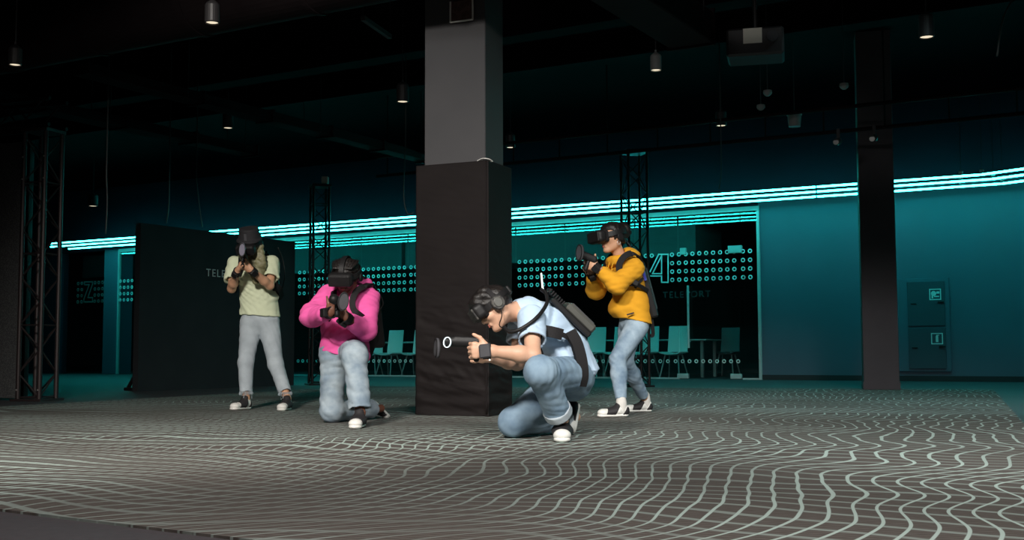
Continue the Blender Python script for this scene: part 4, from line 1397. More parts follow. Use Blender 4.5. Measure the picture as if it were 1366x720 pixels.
# ---------------------------------------------------------------- kneeling man in the pale blue tee
def man():
    pel, waist, chest, shm = P(764, 492, 6.72), P(754, 464, 6.72), P(727, 434, 6.70), P(704, 416, 6.69)
    neckb = P(692, 415, 6.68); hc = P(661, 410, 6.58)
    f, u, s = head_axes(V3(-.80, -.22, -.58), V3(-.58, 0, .80))
    shL, elL, wrL = P(709, 425, 6.50), P(711, 474, 6.31), P(654, 468, 6.25)
    shR, elR, wrR = P(697, 415, 6.88), P(690, 484, 6.76), P(650, 475, 6.52)
    hpL, knL, anL = P(766, 499, 6.60), P(719, 496, 6.22), P(749, 560, 6.49)
    hpR, knR, anR = P(757, 503, 6.82), P(684, 563, 6.68), P(757, 558, 6.98)
    toeL = G(751, 592.5); heelL = toeL + V3(.008, .285, 0)
    base = V3((toeL[0] + knR[0]) / 2, 6.6, FZ)
    wide = nrm(shL - shR)
    v = Vol(.0055)
    v.cone(pel, waist, .095, .088, .03, wide, 1.35).cone(waist, chest, .088, .098, .03, wide, 1.35).cone(chest, shm, .098, .07, .03, wide, 1.4)
    v.cone(shL, shR, .05, .05, .03)
    head(v, hc, f, u, s, neckb, .056)
    for sh, el, wr in ((shL, elL, wrL), (shR, elR, wrR)):
        v.cone(sh, el, .052, .043, .02); v.cone(el, el + (wr - el) * .3, .043, .046, .02); v.cone(el + (wr - el) * .3, wr, .046, .029, .02)
    hand(v, wrL, V3(-1, -.02, .05), ZD, V3(0, 1, 0), (66, 92, 55), (.80, .65, -.05), (.42, .95, 0), 1.16)
    hand(v, wrR, V3(-1, -.15, .05), ZD, V3(0, -1, 0), (70, 70, 45), (.4, .8, .3), None, 1.08)
    for hp, kn, an in ((hpL, knL, anL), (hpR, knR, anR)):
        v.cone(hp, kn, .075, .052, .03); v.cone(kn, kn + (an - kn) * .35, .050, .052, .02); v.cone(kn + (an - kn) * .35, an, .052, .034, .02)
        
    v.cone(anL, heelL + V3(0, -.06, .05), .036, .034, .02)
    v.cone(anR, P(768, 556, 7.05), .036, .03, .02)
    me = v.build('person', M['skin_light'], loc=base)
    tag(me, 'kneeling person in a pale blue tee and rolled jeans aiming left, thumb raised', 'person')
    lips(me, hc, f, u, s, M['lips'])
    # hair: cap over the crown and back, falling to the brow
    h = Vol(.005); Q = lambda a, b, c: hc + f * a + s * b + u * c
    h.ell(Q(-.010, 0, .034), (f, s, u), (.108, .088, .096), .01)
    h.ell(Q(.062, 0, .085), (f, s, u), (.062, .072, .042), .03)
    h.ell(Q(.02, .02, .105), (f, s, u), (.05, .05, .03), .03)
    h.rbox(Q(.09, 0, -.06), (f, s, u), (.09, .2, .10), .01, op='sub')
    h.rbox(Q(-.02, 0, -.12), (f, s, u), (.2, .2, .09), .02, op='sub')
    h.build('hair', M['hair_black'], me, fold=folds(0.0080, 45, 11, .7), smooth=1)
    # t-shirt
    t = Vol(.007)
    t.cone(pel + V3(-.01, 0, .0), waist, .135, .122, .03, wide, 1.35)
    t.cone(waist, chest, .118, .128, .04, wide, 1.32).cone(chest, shm, .126, .085, .04, wide, 1.38)
    t.cone(shm, P(695, 417, 6.68), .085, .075, .02)
    t.cone(P(767, 503, 6.71), P(757, 474, 6.72), .150, .128, .04, wide, 1.30, cut=[(P(764, 499, 6.72), V3(.22, 0, -1))])
    t.cone(P(775, 505, 6.62), P(766, 480, 6.64), .075, .085, .04, cut=[(P(764, 499, 6.72), V3(.1, 0, -1))])
    for sh, el, pxc in ((shL, elL, .62), (shR, elR, .62)):
        e = sh + (el - sh) * pxc
        t.cone(sh, e, .080, .078, .03, cut=(e, el - sh))
        t.cone(e - (el - sh) * .12, e + (el - sh) * .2, .066, .070, .002, op='sub')
    hemn = nrm(pel - waist) + V3(.15, 0, -.3)
    t.cone(P(688, 416, 6.68), P(668, 412, 6.62), .062, .062, .002, op='sub')
    fo = folds(0.0044, 60, 21, .6); 
    t.build('t_shirt', M['tee_blue'], me, fold=fo, smooth=1)
    # jeans
    j = Vol(.007)
    j.cone(P(766, 500, 6.71), P(760, 484, 6.72), .122, .108, .03, wide, 1.3)
    j.ell(P(764, 512, 6.76), (V3(1, 0, 0), V3(0, 1, 0), ZD), (.098, .165, .10), .04)
    cufL = knL + (anL - knL) * .86
    j.cone(hpL, knL, .105, .078, .035)
    j.ell(knL + V3(.01, .02, .0), (V3(1, 0, 0), V3(0, 1, 0), ZD), (.082, .085, .085), .03)
    ax = anL - knL
    j.cone(knL + V3(.012, .02, 0), cufL, .080, .072, .03, cut=(cufL, ax))
    j.cone(hpR, knR, .106, .080, .035)
    axr = anR - knR; cufR = knR + axr * .93
    j.cone(knR, cufR, .078, .070, .035, cut=(cufR, axr))
    fo2 = folds(0.0053, 51, 33, .65)
    jm = j.build('jeans', M['denim_blue'], me, fold=fo2, smooth=1)
    for cf, a_ in ((cufL, ax), (cufR, axr)):
        a_ = nrm(a_); c = Vol(.005)
        c.cone(cf - a_ * .05, cf + a_ * .004, .080, .082, .004, cut=[(cf + a_ * .004, a_), (cf - a_ * .045, -a_)])
        c.cone(cf - a_ * .03, cf + a_ * .05, .066, .070, .002, op='sub')
        c.build('rolled_cuff', M['denim_pale'], jm, fold=folds(.002, 60, 3, .5))['label'] = 'pale rolled-up cuff'
    sh1 = shoe(me, heelL + ZD * FZ, toeL + ZD * FZ, ZD, M['shoe_white'], M['shoe_black'], 3, gold=True)
    toeR = P(768, 578, 6.92); heelR = P(774, 540, 7.06)
    shoe(me, heelR, toeR + V3(0, -.03, .01), V3(-.9, -.1, .2), M['shoe_white'], M['shoe_black'], 3, gold=True)
    # --- gear
    headset('black camouflage headset with round earphones on the kneeling man in pale blue', hc, f, u, s, .95, M['camo'], M['black_pl'], True, tilt=.022, top=False, fwd=-.022)
    # microphone boom is part of the headset cable set
    hp = P(636, 468, 6.40)
    g = controller('black gun controller with a pale light ring held by the kneeling man in pale blue', hp, V3(-1, -.05, .06), ZD,
                   P(583, 464, 6.36), V3(-.93, -.35, .05), V3(-.02, 0, .052), .030, M['grey_pl'], length=.17)
    rc = P(597, 456.5, 6.35)
    n_ = nrm(V3(-.55, -.83, .1)); a_ = nrm(ZD - n_ * n_[2]); b_ = np.cross(n_, a_)
    p = MB(); p.annulus(rc + n_ * .0, a_ * .030, b_ * .026, n_ * .006, .86, 28); p.build('light_ring', M['ring'], g)
    # wrist tracker
    wt = P(647, 468, 6.245); r = empty('wrist_tracker', wt, 'black tracker box strapped to the left wrist of the kneeling man', 'tracker', 'trackers strapped to the wrists')
    p = MB(); p.box(wt + V3(.0, -.028, 0), V3(.032, 0, .004), V3(0, .012, 0), V3(-.003, 0, .038), .008); p.build('case', M['grey_pl'], r)
    fw_ = nrm(wrL - elL)
    pts, nn = ring_pts(wt + V3(.01, .012, 0), V3(0, .034, 0), V3(0, 0, .042)); p = MB(); p.ribbon(pts, nn, .045, .006); p.build('band', M['strap'], r)
    p = MB(); p.disc(wt + V3(.026, -.038, -.048), V3(.005, 0, 0), V3(0, 0, .005), V3(0, .004, 0), 10); p.build('status_light', M['antenna'], r)
    # backpack
    top, bot = P(724, 389, 6.70), P(783, 446, 6.74)
    ay = nrm(bot - top); L = np.linalg.norm(bot - top)
    az = nrm(np.cross(ay, V3(0, 1, 0)));
    if az[2] < 0: az = -az
    axx = np.cross(ay, az)
    mid = (top + bot) / 2
    bp = empty('backpack_computer', mid, 'slim black and grey backpack computer on the kneeling man, short lit antenna', 'backpack', 'backpack computers worn by the players')
    p = MB(); p.box(mid + ay * .03, ay * (L / 2 - .03), axx * .13, az * .018, .008); p.build('frame_plate', M['black_pl'], bp)
    p = MB(); p.box(mid + ay * .075 + az * .038, ay * (L * .5 - .075), axx * .115, az * .028, .014); p.build('computer_case', M['pack'], bp)
    p = MB(); p.box(mid + ay * .075 + az * .068, ay * (L * .5 - .095), axx * .06, az * .006, .004); p.build('cover_ridge', M['grey_pl'], bp)
    for k in range(7):
        p = MB(); p.box(top + ay * (.02 + .017 * k) + az * .03, ay * .005, axx * .10, az * .014, .002); p.build('cooling_fin', M['black_pl'], bp)
    p = MB(); p.tube([top + az * .0 + ay * .02, top + ZD * .02, P(722, 364, 6.70)], [.006, .006, .005], 8); p.build('antenna', M['antenna'], bp)['label'] = 'lit white antenna rod'
    p = MB(); p.box(bot - ay * .03 + az * .03, ay * .03, axx * .11, az * .03, .012); p.build('battery', M['black_pl'], bp)
    # harness
    p = MB(); q = bez([P(760, 442, 6.50), P(769, 458, 6.49), P(775, 480, 6.48), P(777, 500, 6.48), P(774, 514, 6.5)], 6)
    p.ribbon(q, [V3(.35, -.95, .1)] * len(q), .065, .03); p.build('hip_pad', M['strap'], bp)
    p = MB(); q = bez([P(762, 452, 6.50), P(752, 447, 6.47), P(738, 443, 6.45), P(722, 440, 6.47)], 6)
    p.ribbon(q[:8], [V3(0, -1, .1)] * 8, .028, .008)
    p.ribbon(q[7:], [V3(0, -1, .1)] * (len(q) - 7), .062, .014); p.build('chest_belt', M['strap'], bp)
    p = MB(); q = bez([P(728, 390, 6.60), P(712, 398, 6.52), P(697, 414, 6.52), P(690, 435, 6.58), P(700, 462, 6.56), P(728, 472, 6.48), P(757, 466, 6.50)], 6)
    p.ribbon(q, [V3(-.3, -.8, .5)] * 12 + [V3(-.5, -.8, 0)] * (len(q) - 12), .05, .012)
    p = MB(); q = bez([P(672, 436, 6.40), P(680, 442, 6.36), P(694, 439, 6.34), P(712, 427, 6.36), P(724, 414, 6.42), P(730, 402, 6.52), P(728, 391, 6.62), P(722, 386, 6.68)], 8)
    p.tube(q, .011, 10); p.build('hose', M['black_pl'], bp, smooth=True)['label'] = 'thick black cable hose over the shoulder'
    p = MB(); q = bez([Q(-.005, .11, .0), Q(.02, .105, -.06), Q(.06, .07, -.10), Q(.03, .07, -.15), P(676, 440, 6.42)], 6)
    p.tube(q, .0035, 6); p.build('headset_cable', M['black_pl'], bp, smooth=True)
    p = MB(); q = bez([P(720, 446, 6.44), P(718, 462, 6.47), P(722, 478, 6.47), P(716, 490, 6.44)], 6)
    p.ribbon(q, [V3(-.2, -1, 0)] * len(q), .035, .008); p.build('front_strap', M['strap'], bp)
man()

# ---------------------------------------------------------------- standing woman in the pale green tee
def green():
    D = 10.32
    pel, waist, chest, shm = P(347, 424, D), P(345, 394, D - .01), P(340, 362, D - .06), P(338, 344, D - .09)
    neckb = P(337, 341, D - .11); hc = P(334, 325, D - .24)
    f, u, s = head_axes(V3(-.12, -.80, -.55), V3(-.05, -.50, .86))
    shR, elR, wrR = P(313, 351, D - .08), P(309, 385, D - .20), P(317, 361, D - .40)
    shL, elL, wrL = P(363, 350, D - .08), P(360, 381, D - .22), P(335, 360, D - .40)
    hpR, knR, anR = P(335, 431, D), P(328, 484, D - .10), P(321, 533, D - .05)
    hpL, knL, anL = P(358, 431, D), P(368, 486, D - .08), P(377, 533, D - .06)
    toeR = G(309, 548.5); heelR = toeR + nrm(V3(.45, 1, 0)) * .255
    toeL = G(374.5, 549.5); heelL = toeL + nrm(V3(.08, 1, 0)) * .255
    anR = heelR + nrm(toeR - heelR) * .055 + ZD * .105; anL = heelL + nrm(toeL - heelL) * .055 + ZD * .105
    base = V3((toeL[0] + toeR[0]) / 2, D, FZ)
    wide = nrm(shL - shR)
    v = Vol(.0055)
    v.cone(pel, waist, .098, .080, .03, wide, 1.38).cone(waist, chest, .080, .090, .03, wide, 1.35).cone(chest, shm, .09, .06, .03, wide, 1.5)
    v.cone(shL, shR, .044, .044, .03)
    head(v, hc, f, u, s, neckb, .046, .95)
    for sh, el, wr in ((shL, elL, wrL), (shR, elR, wrR)):
        v.cone(sh, el, .044, .036, .02); v.cone(el, el + (wr - el) * .3, .036, .038, .02); v.cone(el + (wr - el) * .3, wr, .038, .025, .02)
    hand(v, wrR, V3(.35, -.25, .75), V3(.3, -.9, .1), V3(.9, .2, -.1), (68, 70, 40), (.5, .7, .2), None, .95)
    hand(v, wrL, V3(-.80, -.25, .45), V3(-.1, -.5, .85), V3(-.2, .9, .2), (60, 75, 45), (.4, .85, .2), None, .95)
    for hp, kn, an in ((hpL, knL, anL), (hpR, knR, anR)):
        v.cone(hp, kn, .074, .048, .03); v.cone(kn, kn + (an - kn) * .35, .046, .049, .02); v.cone(kn + (an - kn) * .35, an, .049, .030, .02)
    for an, hl, to in ((anL, heelL, toeL), (anR, heelR, toeR)):
        v.cone(an, hl + (to - hl) * .22 + ZD * .05, .031, .032, .02)
    me = v.build('person', M['skin_tan'], loc=base)
    tag(me, 'standing person in a pale green tee, black hat and cropped pale jeans, head bowed', 'person')
    lips(me, hc, f, u, s, M['lips'], .95)
    Q = lambda a, b, c: hc + f * a + s * b + u * c
    h = Vol(.006)
    h.ell(Q(-.010, 0, .032), (f, s, u), (.108, .090, .098), .01)
    for sg in (-1, 1):
        top = Q(.0, sg * .085, -.02)
        q = bez([top, Q(.03, sg * .085, -.10), Q(.02, sg * .07, -.19), Q(-.01, sg * .055 , -.27)], 4)
        for a, b in zip(q[:-1], q[1:]): h.cone(a, b, .024, .022, .01, s, 1.25)
    h.cone(Q(-.07, 0, .0), P(338, 352, D - .02), .07, .05, .03)
    h.rbox(Q(.105, 0, -.02), (f, s, u), (.06, .058, .12), .02, op='sub')
    for (x0, x1, x2, y2, zz) in ((328, 336, 341, 376, -.26), (341, 345, 347, 372, -.22), (347, 350, 349, 366, -.18)):
        q = bez([P(x0, 336, D - .24), P(x1, 350, D - .25), P(x2, y2, D + zz)], 4)
        for a, b in zip(q[:-1], q[1:]): h.cone(a, b, .026, .020, .012, s, 1.3)
    h.build('hair', M['hair_blond'], me, fold=folds(0.0060, 50, 5, .7))
    hv = Vol(.005)
    ht = nrm(u * .85 + ZD * .5 )
    hq = lambda a, b: hc + f * (-.005) + u * a + ht * b
    hv.cone(hq(.045, 0), hq(.045, .075), .099, .088, .02, cut=[(hq(.045, .100), ht), (hq(.03, 0), -ht)])
    hv.cone(hq(.048, -.012) + f * .012, hq(.048, -.008) + f * .012, .118, .110, .01, cut=[(hq(.048, .004), ht), (hq(.048, -.014), -ht)])
    hb = hv.build('bucket_hat', M['hat'], me, fold=folds(.002, 40, 3, .5))
    p = MB(); p.ribbon([hq(.045, z) + f * (.104 - .0024 * z * 50) for z in (.005, .03, .06, .09)], [f] * 4, .022, .006); p.build('hat_highlight', M['grey_pl'], hb)  # grey strip put in as the highlight up the hat front
    t = Vol(.007)
    hem = P(347, 421, D)
    hemn = V3(-.06, 0, -1)
    t.cone(P(347, 428, D), waist, .138, .122, .04, wide, 1.32, cut=(hem, hemn))
    t.cone(waist, chest, .122, .124, .04, wide, 1.25).cone(chest, shm, .122, .075, .04, wide, 1.42)
    t.cone(hem + V3(0, 0, -.05), hem + V3(0, 0, .05), .124, .118, .002, wide, 1.32, op='sub')
    for sh, el in ((shL, elL), (shR, elR)):
        e = sh + (el - sh) * .68
        t.cone(sh, e, .066, .074, .03, cut=(e, el - sh))
        t.cone(e - (el - sh) * .1, e + (el - sh) * .2, .060, .066, .002, op='sub')
    t.cone(neckb, hc - u * .05, .066, .066, .002, op='sub')
    t.build('t_shirt', M['tee_green'], me, fold=folds(0.0059, 51, 4, .6))
    j = Vol(.007)
    j.cone(pel + V3(0, 0, -.02), P(346, 408, D), .118, .108, .03, wide, 1.36)
    for hp, kn, an in ((hpL, knL, anL), (hpR, knR, anR)):
        cut = kn + (an - kn) * .82
        ax = an - kn
        j.cone(hp, kn, .098, .066, .03); j.cone(kn, cut, .066, .056, .03, cut=(cut, ax))
        j.cone(cut - nrm(ax) * .03, cut + nrm(ax) * .05, .048, .050, .002, op='sub')
    jm = j.build('jeans', M['denim_pale'], me, fold=folds(0.0038, 51, 8, .6))
    for hp, kn, an in ((hpL, knL, anL), (hpR, knR, anR)):
        cut = kn + (an - kn) * .82; p = MB()
        rnd = random.Random(3)
        for k in range(40):
            a = 2 * math.pi * k / 40
            q = cut + V3(math.cos(a), math.sin(a), 0) * .054
            ln = rnd.uniform(.012, .03) * (2.2 if k % 13 == 4 else 1)
            p.tube([q + ZD * .006, q + V3(rnd.uniform(-.01, .01), rnd.uniform(-.01, .01), -ln)], .0024, 4)
        p.build('frayed_hem', M['denim_pale'], jm)
    shoe(me, heelR + ZD * FZ, toeR + ZD * FZ, ZD, M['shoe_white'], M['shoe_black'], 1)
    shoe(me, heelL + ZD * FZ, toeL + ZD * FZ, ZD, M['shoe_white'], M['shoe_black'], 1)
    headset('black headset worn under the black hat of the player in pale green', hc, f, u, s, .98, M['black_pl'], M['black_pl'], top=False)
    hp = wrR + nrm(V3(.35, -.25, .75)) * .085 + V3(.02, .0, 0)
    controller('slate-grey gun controller raised before the face of the player in pale green', hp, V3(-.05, -.75, .55), ZD,
               P(323, 333, D - .62), V3(.1, -.95, -.1), V3(0.003, 0, .060), .028, M['purple_pl'], length=.12)
    for wr, el, lab in ((wrR, elR, 'black tracker band on the right wrist of the player in pale green'), (wrL, elL, 'black tracker band on the left wrist of the player in pale green')):
        d = nrm(wr - el); a = nrm(np.cross(d, V3(0, 1, .3))); b = np.cross(d, a)
        c = wr - d * .02
        r = empty('wrist_tracker', c, lab, 'tracker', 'trackers strapped to the wrists')
        pts, nn = ring_pts(c, a * .033, b * .033); p = MB(); p.ribbon(pts, nn, .055, .008); p.build('band', M['strap'], r)
        o = -V3(0, 1, 0); o = nrm(o - d * np.dot(o, d)); e = np.cross(d, o)
        p = MB(); p.box(c + o * .042, d * .032, e * .026, o * .012, .006); p.build('case', M['black_pl'], r)
    # backpack
    bc = P(348, 372, D + .20)
    bp = empty('backpack_computer', bc, 'black backpack computer behind the player in pale green, strap over one shoulder', 'backpack', 'backpack computers worn by the players')
    up = nrm(chest - pel) ; bx = wide; by = np.cross(bx, up)
    if by[1] < 0: by = -by
    p = MB(); p.box(bc + V3(.02, 0, 0), up * .21, bx * .14, by * .045, .02); p.build('computer_case', M['black_pl'], bp)
    p = MB(); p.box(bc + V3(.02, 0, 0) + by * .05, up * .15, bx * .10, by * .015, .006); p.build('cover_ridge', M['grey_pl'], bp)
    for q, nm in (([P(356, 341, D + .12), P(354, 336, D + .02), P(351, 339, D - .12), P(350, 352, D - .20), P(354, 366, D - .2), P(366, 384, D - .08), P(370, 390, D + .06)], 'L'),
                  ([P(326, 340, D + .12), P(324, 336, D + .02), P(322, 340, D - .12), P(321, 356, D - .2), P(317, 374, D - .14), P(313, 388, D + .02)], 'R')):
        q = bez(q, 6); p = MB(); nn = [V3(0, .3, 1)] * 9 + [V3(.2 if nm == 'L' else -.2, -1, .1)] * (len(q) - 9)
        p.ribbon(q, nn, .05, .012); p.build('shoulder_strap', M['strap'], bp)
    p = MB(); q = bez([P(366, 380, D - .12), P(372, 386, D - .05), P(375, 396, D + .08)], 6); p.ribbon(q, [V3(.6, -.7, 0)] * len(q), .06, .03); p.build('side_pad', M['strap'], bp)
    p = MB(); q = bez([P(371, 330, D + .1), P(377, 345, D + .16), P(380, 368, D + .18), P(374, 395, D + .2)], 6); p.tube(q, .005, 6); p.build('headset_cable', M['black_pl'], bp, smooth=True)
green()

# ---------------------------------------------------------------- kneeling woman in the pink hoodie
def pink():
    D = 8.20
    pel, waist, chest, shm = P(458, 462, D), P(461, 436, D), P(466, 408, D - .03), P(466, 390, D - .05)
    neckb = P(465, 384, D - .06); hc = P(462, 369, D - .14)
    f, u, s = head_axes(V3(-.16, -.89, -.36), V3(-.02, -.32, .93))
    shR, elR, wrR = P(440, 394, D - .04), P(416, 421, D - .20), P(440, 417, D - .46)
    shL, elL, wrL = P(491, 398, D + .02), P(488, 440, D - .16), P(462, 424, D - .42)
    hpR, knR, anR = P(446, 470, D), P(442, 547, D + .02), P(498, 545, D + .40)
    hpL, knL, anL = P(470, 468, D), P(473, 474, D - .42), P(474, 555, D - .50)
    toeL = G(473, 574); heelL = toeL + V3(.01, .26, 0)
    anL = heelL + V3(0, -.06, .105)
    base = V3((toeL[0] + knR[0]) / 2, D - .2, FZ)
    wide = nrm(shL - shR)
    v = Vol(.0055)
    v.cone(pel, waist, .098, .082, .03, wide, 1.38).cone(waist, chest, .082, .092, .03, wide, 1.35).cone(chest, shm, .092, .06, .03, wide, 1.5)
    v.cone(shL, shR, .044, .044, .03)
    head(v, hc, f, u, s, neckb, .048, .95)
    for sh, el, wr in ((shL, elL, wrL), (shR, elR, wrR)):
        v.cone(sh, el, .044, .036, .02); v.cone(el, wr, .036, .026, .02)
    hand(v, wrR, V3(.45, -.25, .62), V3(.1, -.3, .9), V3(.9, .2, -.1), (60, 75, 45), (.6, .6, .2), None, .98)
    hand(v, wrL, V3(-.55, -.2, .45), V3(.0, -.4, .9), V3(-.3, .9, .1), (60, 75, 45), (.5, .8, .2), None, .98)
    for hp, kn, an in ((hpL, knL, anL), (hpR, knR, anR)):
        v.cone(hp, kn, .074, .050, .03); v.cone(kn, an, .048, .031, .02)
    v.cone(anL, heelL + V3(0, -.07, .05), .033, .032, .02)
    v.cone(anR, anR + V3(.05, .06, .0), .032, .03, .02)
    me = v.build('person', M['skin_dark'], loc=base)
    tag(me, 'person kneeling on one knee in a bright pink hoodie and loose pale jeans', 'person')
    lips(me, hc, f, u, s, M['lips'], .95)
    Q = lambda a, b, c: hc + f * a + s * b + u * c
    h = Vol(.005)
    h.ell(Q(-.012, 0, .034), (f, s, u), (.108, .092, .096), .01)
    for k in range(-4, 5):        # cornrow ridges
        q = bez([Q(.075, .016 * k, .085), Q(.0, .021 * k, .128 - .0014 * k * k), Q(-.085, .016 * k, .085), Q(-.10, .010 * k, .0)], 5)
        for a, b in zip(q[:-1], q[1:]): h.cone(a, b, .009, .009, .003)
    h.rbox(Q(.105, 0, -.03), (f, s, u), (.06, .2, .085), .02, op='sub')
    h.rbox(Q(0, 0, -.13), (f, s, u), (.2, .2, .08), .02, op='sub')
    h.build('hair', M['hair_black'], me, fold=folds(0.0020, 80, 5, .7))
    t = Vol(.007)
    hem = P(455, 473, D - .02); hemn = V3(-.25, 0, -1)
    t.cone(pel + V3(.01, 0, -.06), waist, .136, .122, .04, wide, 1.32, cut=(hem, hemn))
    t.cone(waist, chest, .122, .130, .04, wide, 1.26).cone(chest, shm, .130, .085, .04, wide, 1.45)
    t.cone(hem + V3(0, 0, -.06), hem + V3(0, 0, .04), .108, .095, .002, wide, 1.30, op='sub')
    for sh, el, wr in ((shL, elL, wrL), (shR, elR, wrR)):
        cu = el + (wr - el) * .84; ax = wr - el
        t.cone(sh, el, .082, .072, .035); t.ell(el, (V3(1, 0, 0), V3(0, 1, 0), ZD), (.078, .078, .074), .03)
        t.cone(el, cu - nrm(ax) * .045, .070, .056, .03)
        t.cone(cu - nrm(ax) * .045, cu, .044, .042, .006, cut=(cu, ax))
        t.cone(cu - nrm(ax) * .02, cu + nrm(ax) * .05, .034, .036, .002, op='sub')
    # hood bunched round the neck
    for i in range(12):
        a0, a1 = [math.radians(-200 + 220 * q / 12) for q in (i, i + 1)]
        cen = P(468, 388, D + .02)
        pt = lambda a: cen + V3(math.cos(a) * .115, -math.sin(a) * .115, -.012 + .03 * math.cos(a - 1.2) * -1)
        t.cone(pt(a0), pt(a1), .036, .036, .02)
    t.ell(P(480, 383, D + .08), (nrm(V3(.9, .3, .3)), nrm(V3(-.3, .95, 0)), nrm(V3(-.3, 0, .95))), (.10, .09, .062), .03)
    t.cone(neckb - ZD * .01, hc - u * .03 + f * .03, .062, .075, .002, op='sub')
    t.ell(P(463, 448, D - .135), (V3(1, 0, 0), V3(0, 1, 0), ZD), (.13, .045, .075), .015)   # pouch pocket
    t.build('hoodie', M['hood_pink'], me, fold=folds(0.0068, 45, 14, .6))
    j = Vol(.007)
    j.cone(pel + V3(0, 0, -.04), P(459, 448, D), .122, .110, .03, wide, 1.36)
    j.cone(hpL, knL, .104, .082, .035); j.ell(knL + V3(0, .015, -.01), (V3(1, 0, 0), V3(0, 1, 0), ZD), (.082, .080, .082), .03)
    ax = anL - knL; cl_ = knL + ax * .93
    j.cone(knL, cl_, .076, .074, .035, cut=(cl_, ax)); j.cone(cl_ - nrm(ax) * .03, cl_ + nrm(ax) * .05, .060, .064, .002, op='sub')
    j.cone(hpR, knR, .100, .078, .035); j.ell(knR + V3(0, -.01, -.005), (V3(1, 0, 0), V3(0, 1, 0), ZD), (.078, .083, .072), .03)
    ax = anR - knR; cr_ = knR + ax * .97
    j.cone(knR + V3(.02, .02, 0), cr_, .076, .070, .035, cut=(cr_, ax))
    j.build('jeans', M['denim_light'], me, fold=folds(.0055, 40, 18, .65, bias=(.9, .35, .25), mix=.8))
    shoe(me, heelL + ZD * FZ, toeL + ZD * FZ, ZD, M['shoe_white'], M['shoe_black'], 2)
    toeR = P(521, 559, D + .60); toeR[2] = .025
    heelR = P(500, 533, D + .47)
    shoe(me, heelR, toeR, V3(-.75, -.35, -.3), M['shoe_white'], M['shoe_black'], 2)
    headset('black headset with a grey top strap on the player in the pink hoodie', hc, f, u, s, 1.0, M['black_pl'], M['black_pl'], tilt=.008)
    hp = P(450, 411, D - .53)
    controller('grey-faced gun controller gripped in front of the pink hoodie', hp, V3(-.1, -.85, .1), ZD,
               P(458, 402, D - .66), V3(.35, -.93, .0), V3(0.01, 0, .062), .036, M['grey_pl'], length=.10)
    for wr, el, lab in ((wrR, elR, 'black tracker band on the right wrist of the player in the pink hoodie'), (wrL, elL, 'black tracker band on the left wrist of the player in the pink hoodie')):
        d = nrm(wr - el); a = nrm(np.cross(d, V3(0, 1, .3))); b = np.cross(d, a)
        c = wr + d * .005
        r = empty('wrist_tracker', c, lab, 'tracker', 'trackers strapped to the wrists')
        pts, nn = ring_pts(c, a * .038, b * .038); p = MB(); p.ribbon(pts, nn, .06, .008); p.build('band', M['strap'], r)
        o = nrm(V3(-.5, -.8, 0)); o = nrm(o - d * np.dot(o, d)); e = np.cross(d, o)
        p = MB(); p.box(c + o * .048, d * .034, e * .03, o * .014, .006); p.build('case', M['black_pl'], r)
    bc = P(497, 420, D + .26)
    bp = empty('backpack_computer', bc, 'black backpack computer on the back of the player in the pink hoodie', 'backpack', 'backpack computers worn by the players')
    up = nrm(V3(-.12, .05, 1)); bx = nrm(V3(.75, .6, 0)); by = np.cross(up, bx)
    if by[1] < 0: by = -by
    p = MB(); p.box(P(488, 424, D + .25), up * .22, bx * .13, by * .04, .02); p.build('computer_case', M['black_pl'], bp)
    p = MB(); p.box(P(488, 424, D + .25) + by * .05, up * .16, bx * .09, by * .014, .006); p.build('cover_ridge', M['grey_pl'], bp)
    for q, nm in (([P(497, 388, D + .20), P(495, 379, D + .06), P(485, 382, D - .11), P(475, 389, D - .19), P(470, 401, D - .23), P(472, 413, D - .24), P(481, 421, D - .21), P(500, 436, D + .0), P(502, 444, D + .16)], 1),
                  ([P(455, 388, D + .18), P(450, 384, D + .05), P(446, 388, D - .12), P(444, 402, D - .2), P(438, 425, D - .12), P(437, 436, D + .05)], -1)):
        q = bez(q, 6); p = MB(); p.ribbon(q, [V3(.1, -.2, 1)] * 12 + [V3(.15 * nm, -1, .15)] * (len(q) - 12), .042, .014); p.build('shoulder_strap', M['strap'], bp)
    p = MB(); q = bez([P(501, 418, D + .12), P(500, 440, D + .14), P(495, 462, D + .14), P(489, 476, D + .12)], 6); p.ribbon(q, [V3(.8, -.6, 0)] * len(q), .06, .025); p.build('hip_pad', M['strap'], bp)
    p = MB(); q = bez([P(482, 368, D - .02), P(494, 376, D + .1), P(506, 392, D + .22), P(511, 405, D + .28), P(504, 416, D + .28)], 6); p.tube(q, .006, 6); p.build('headset_cable', M['black_pl'], bp, smooth=True)
pink()

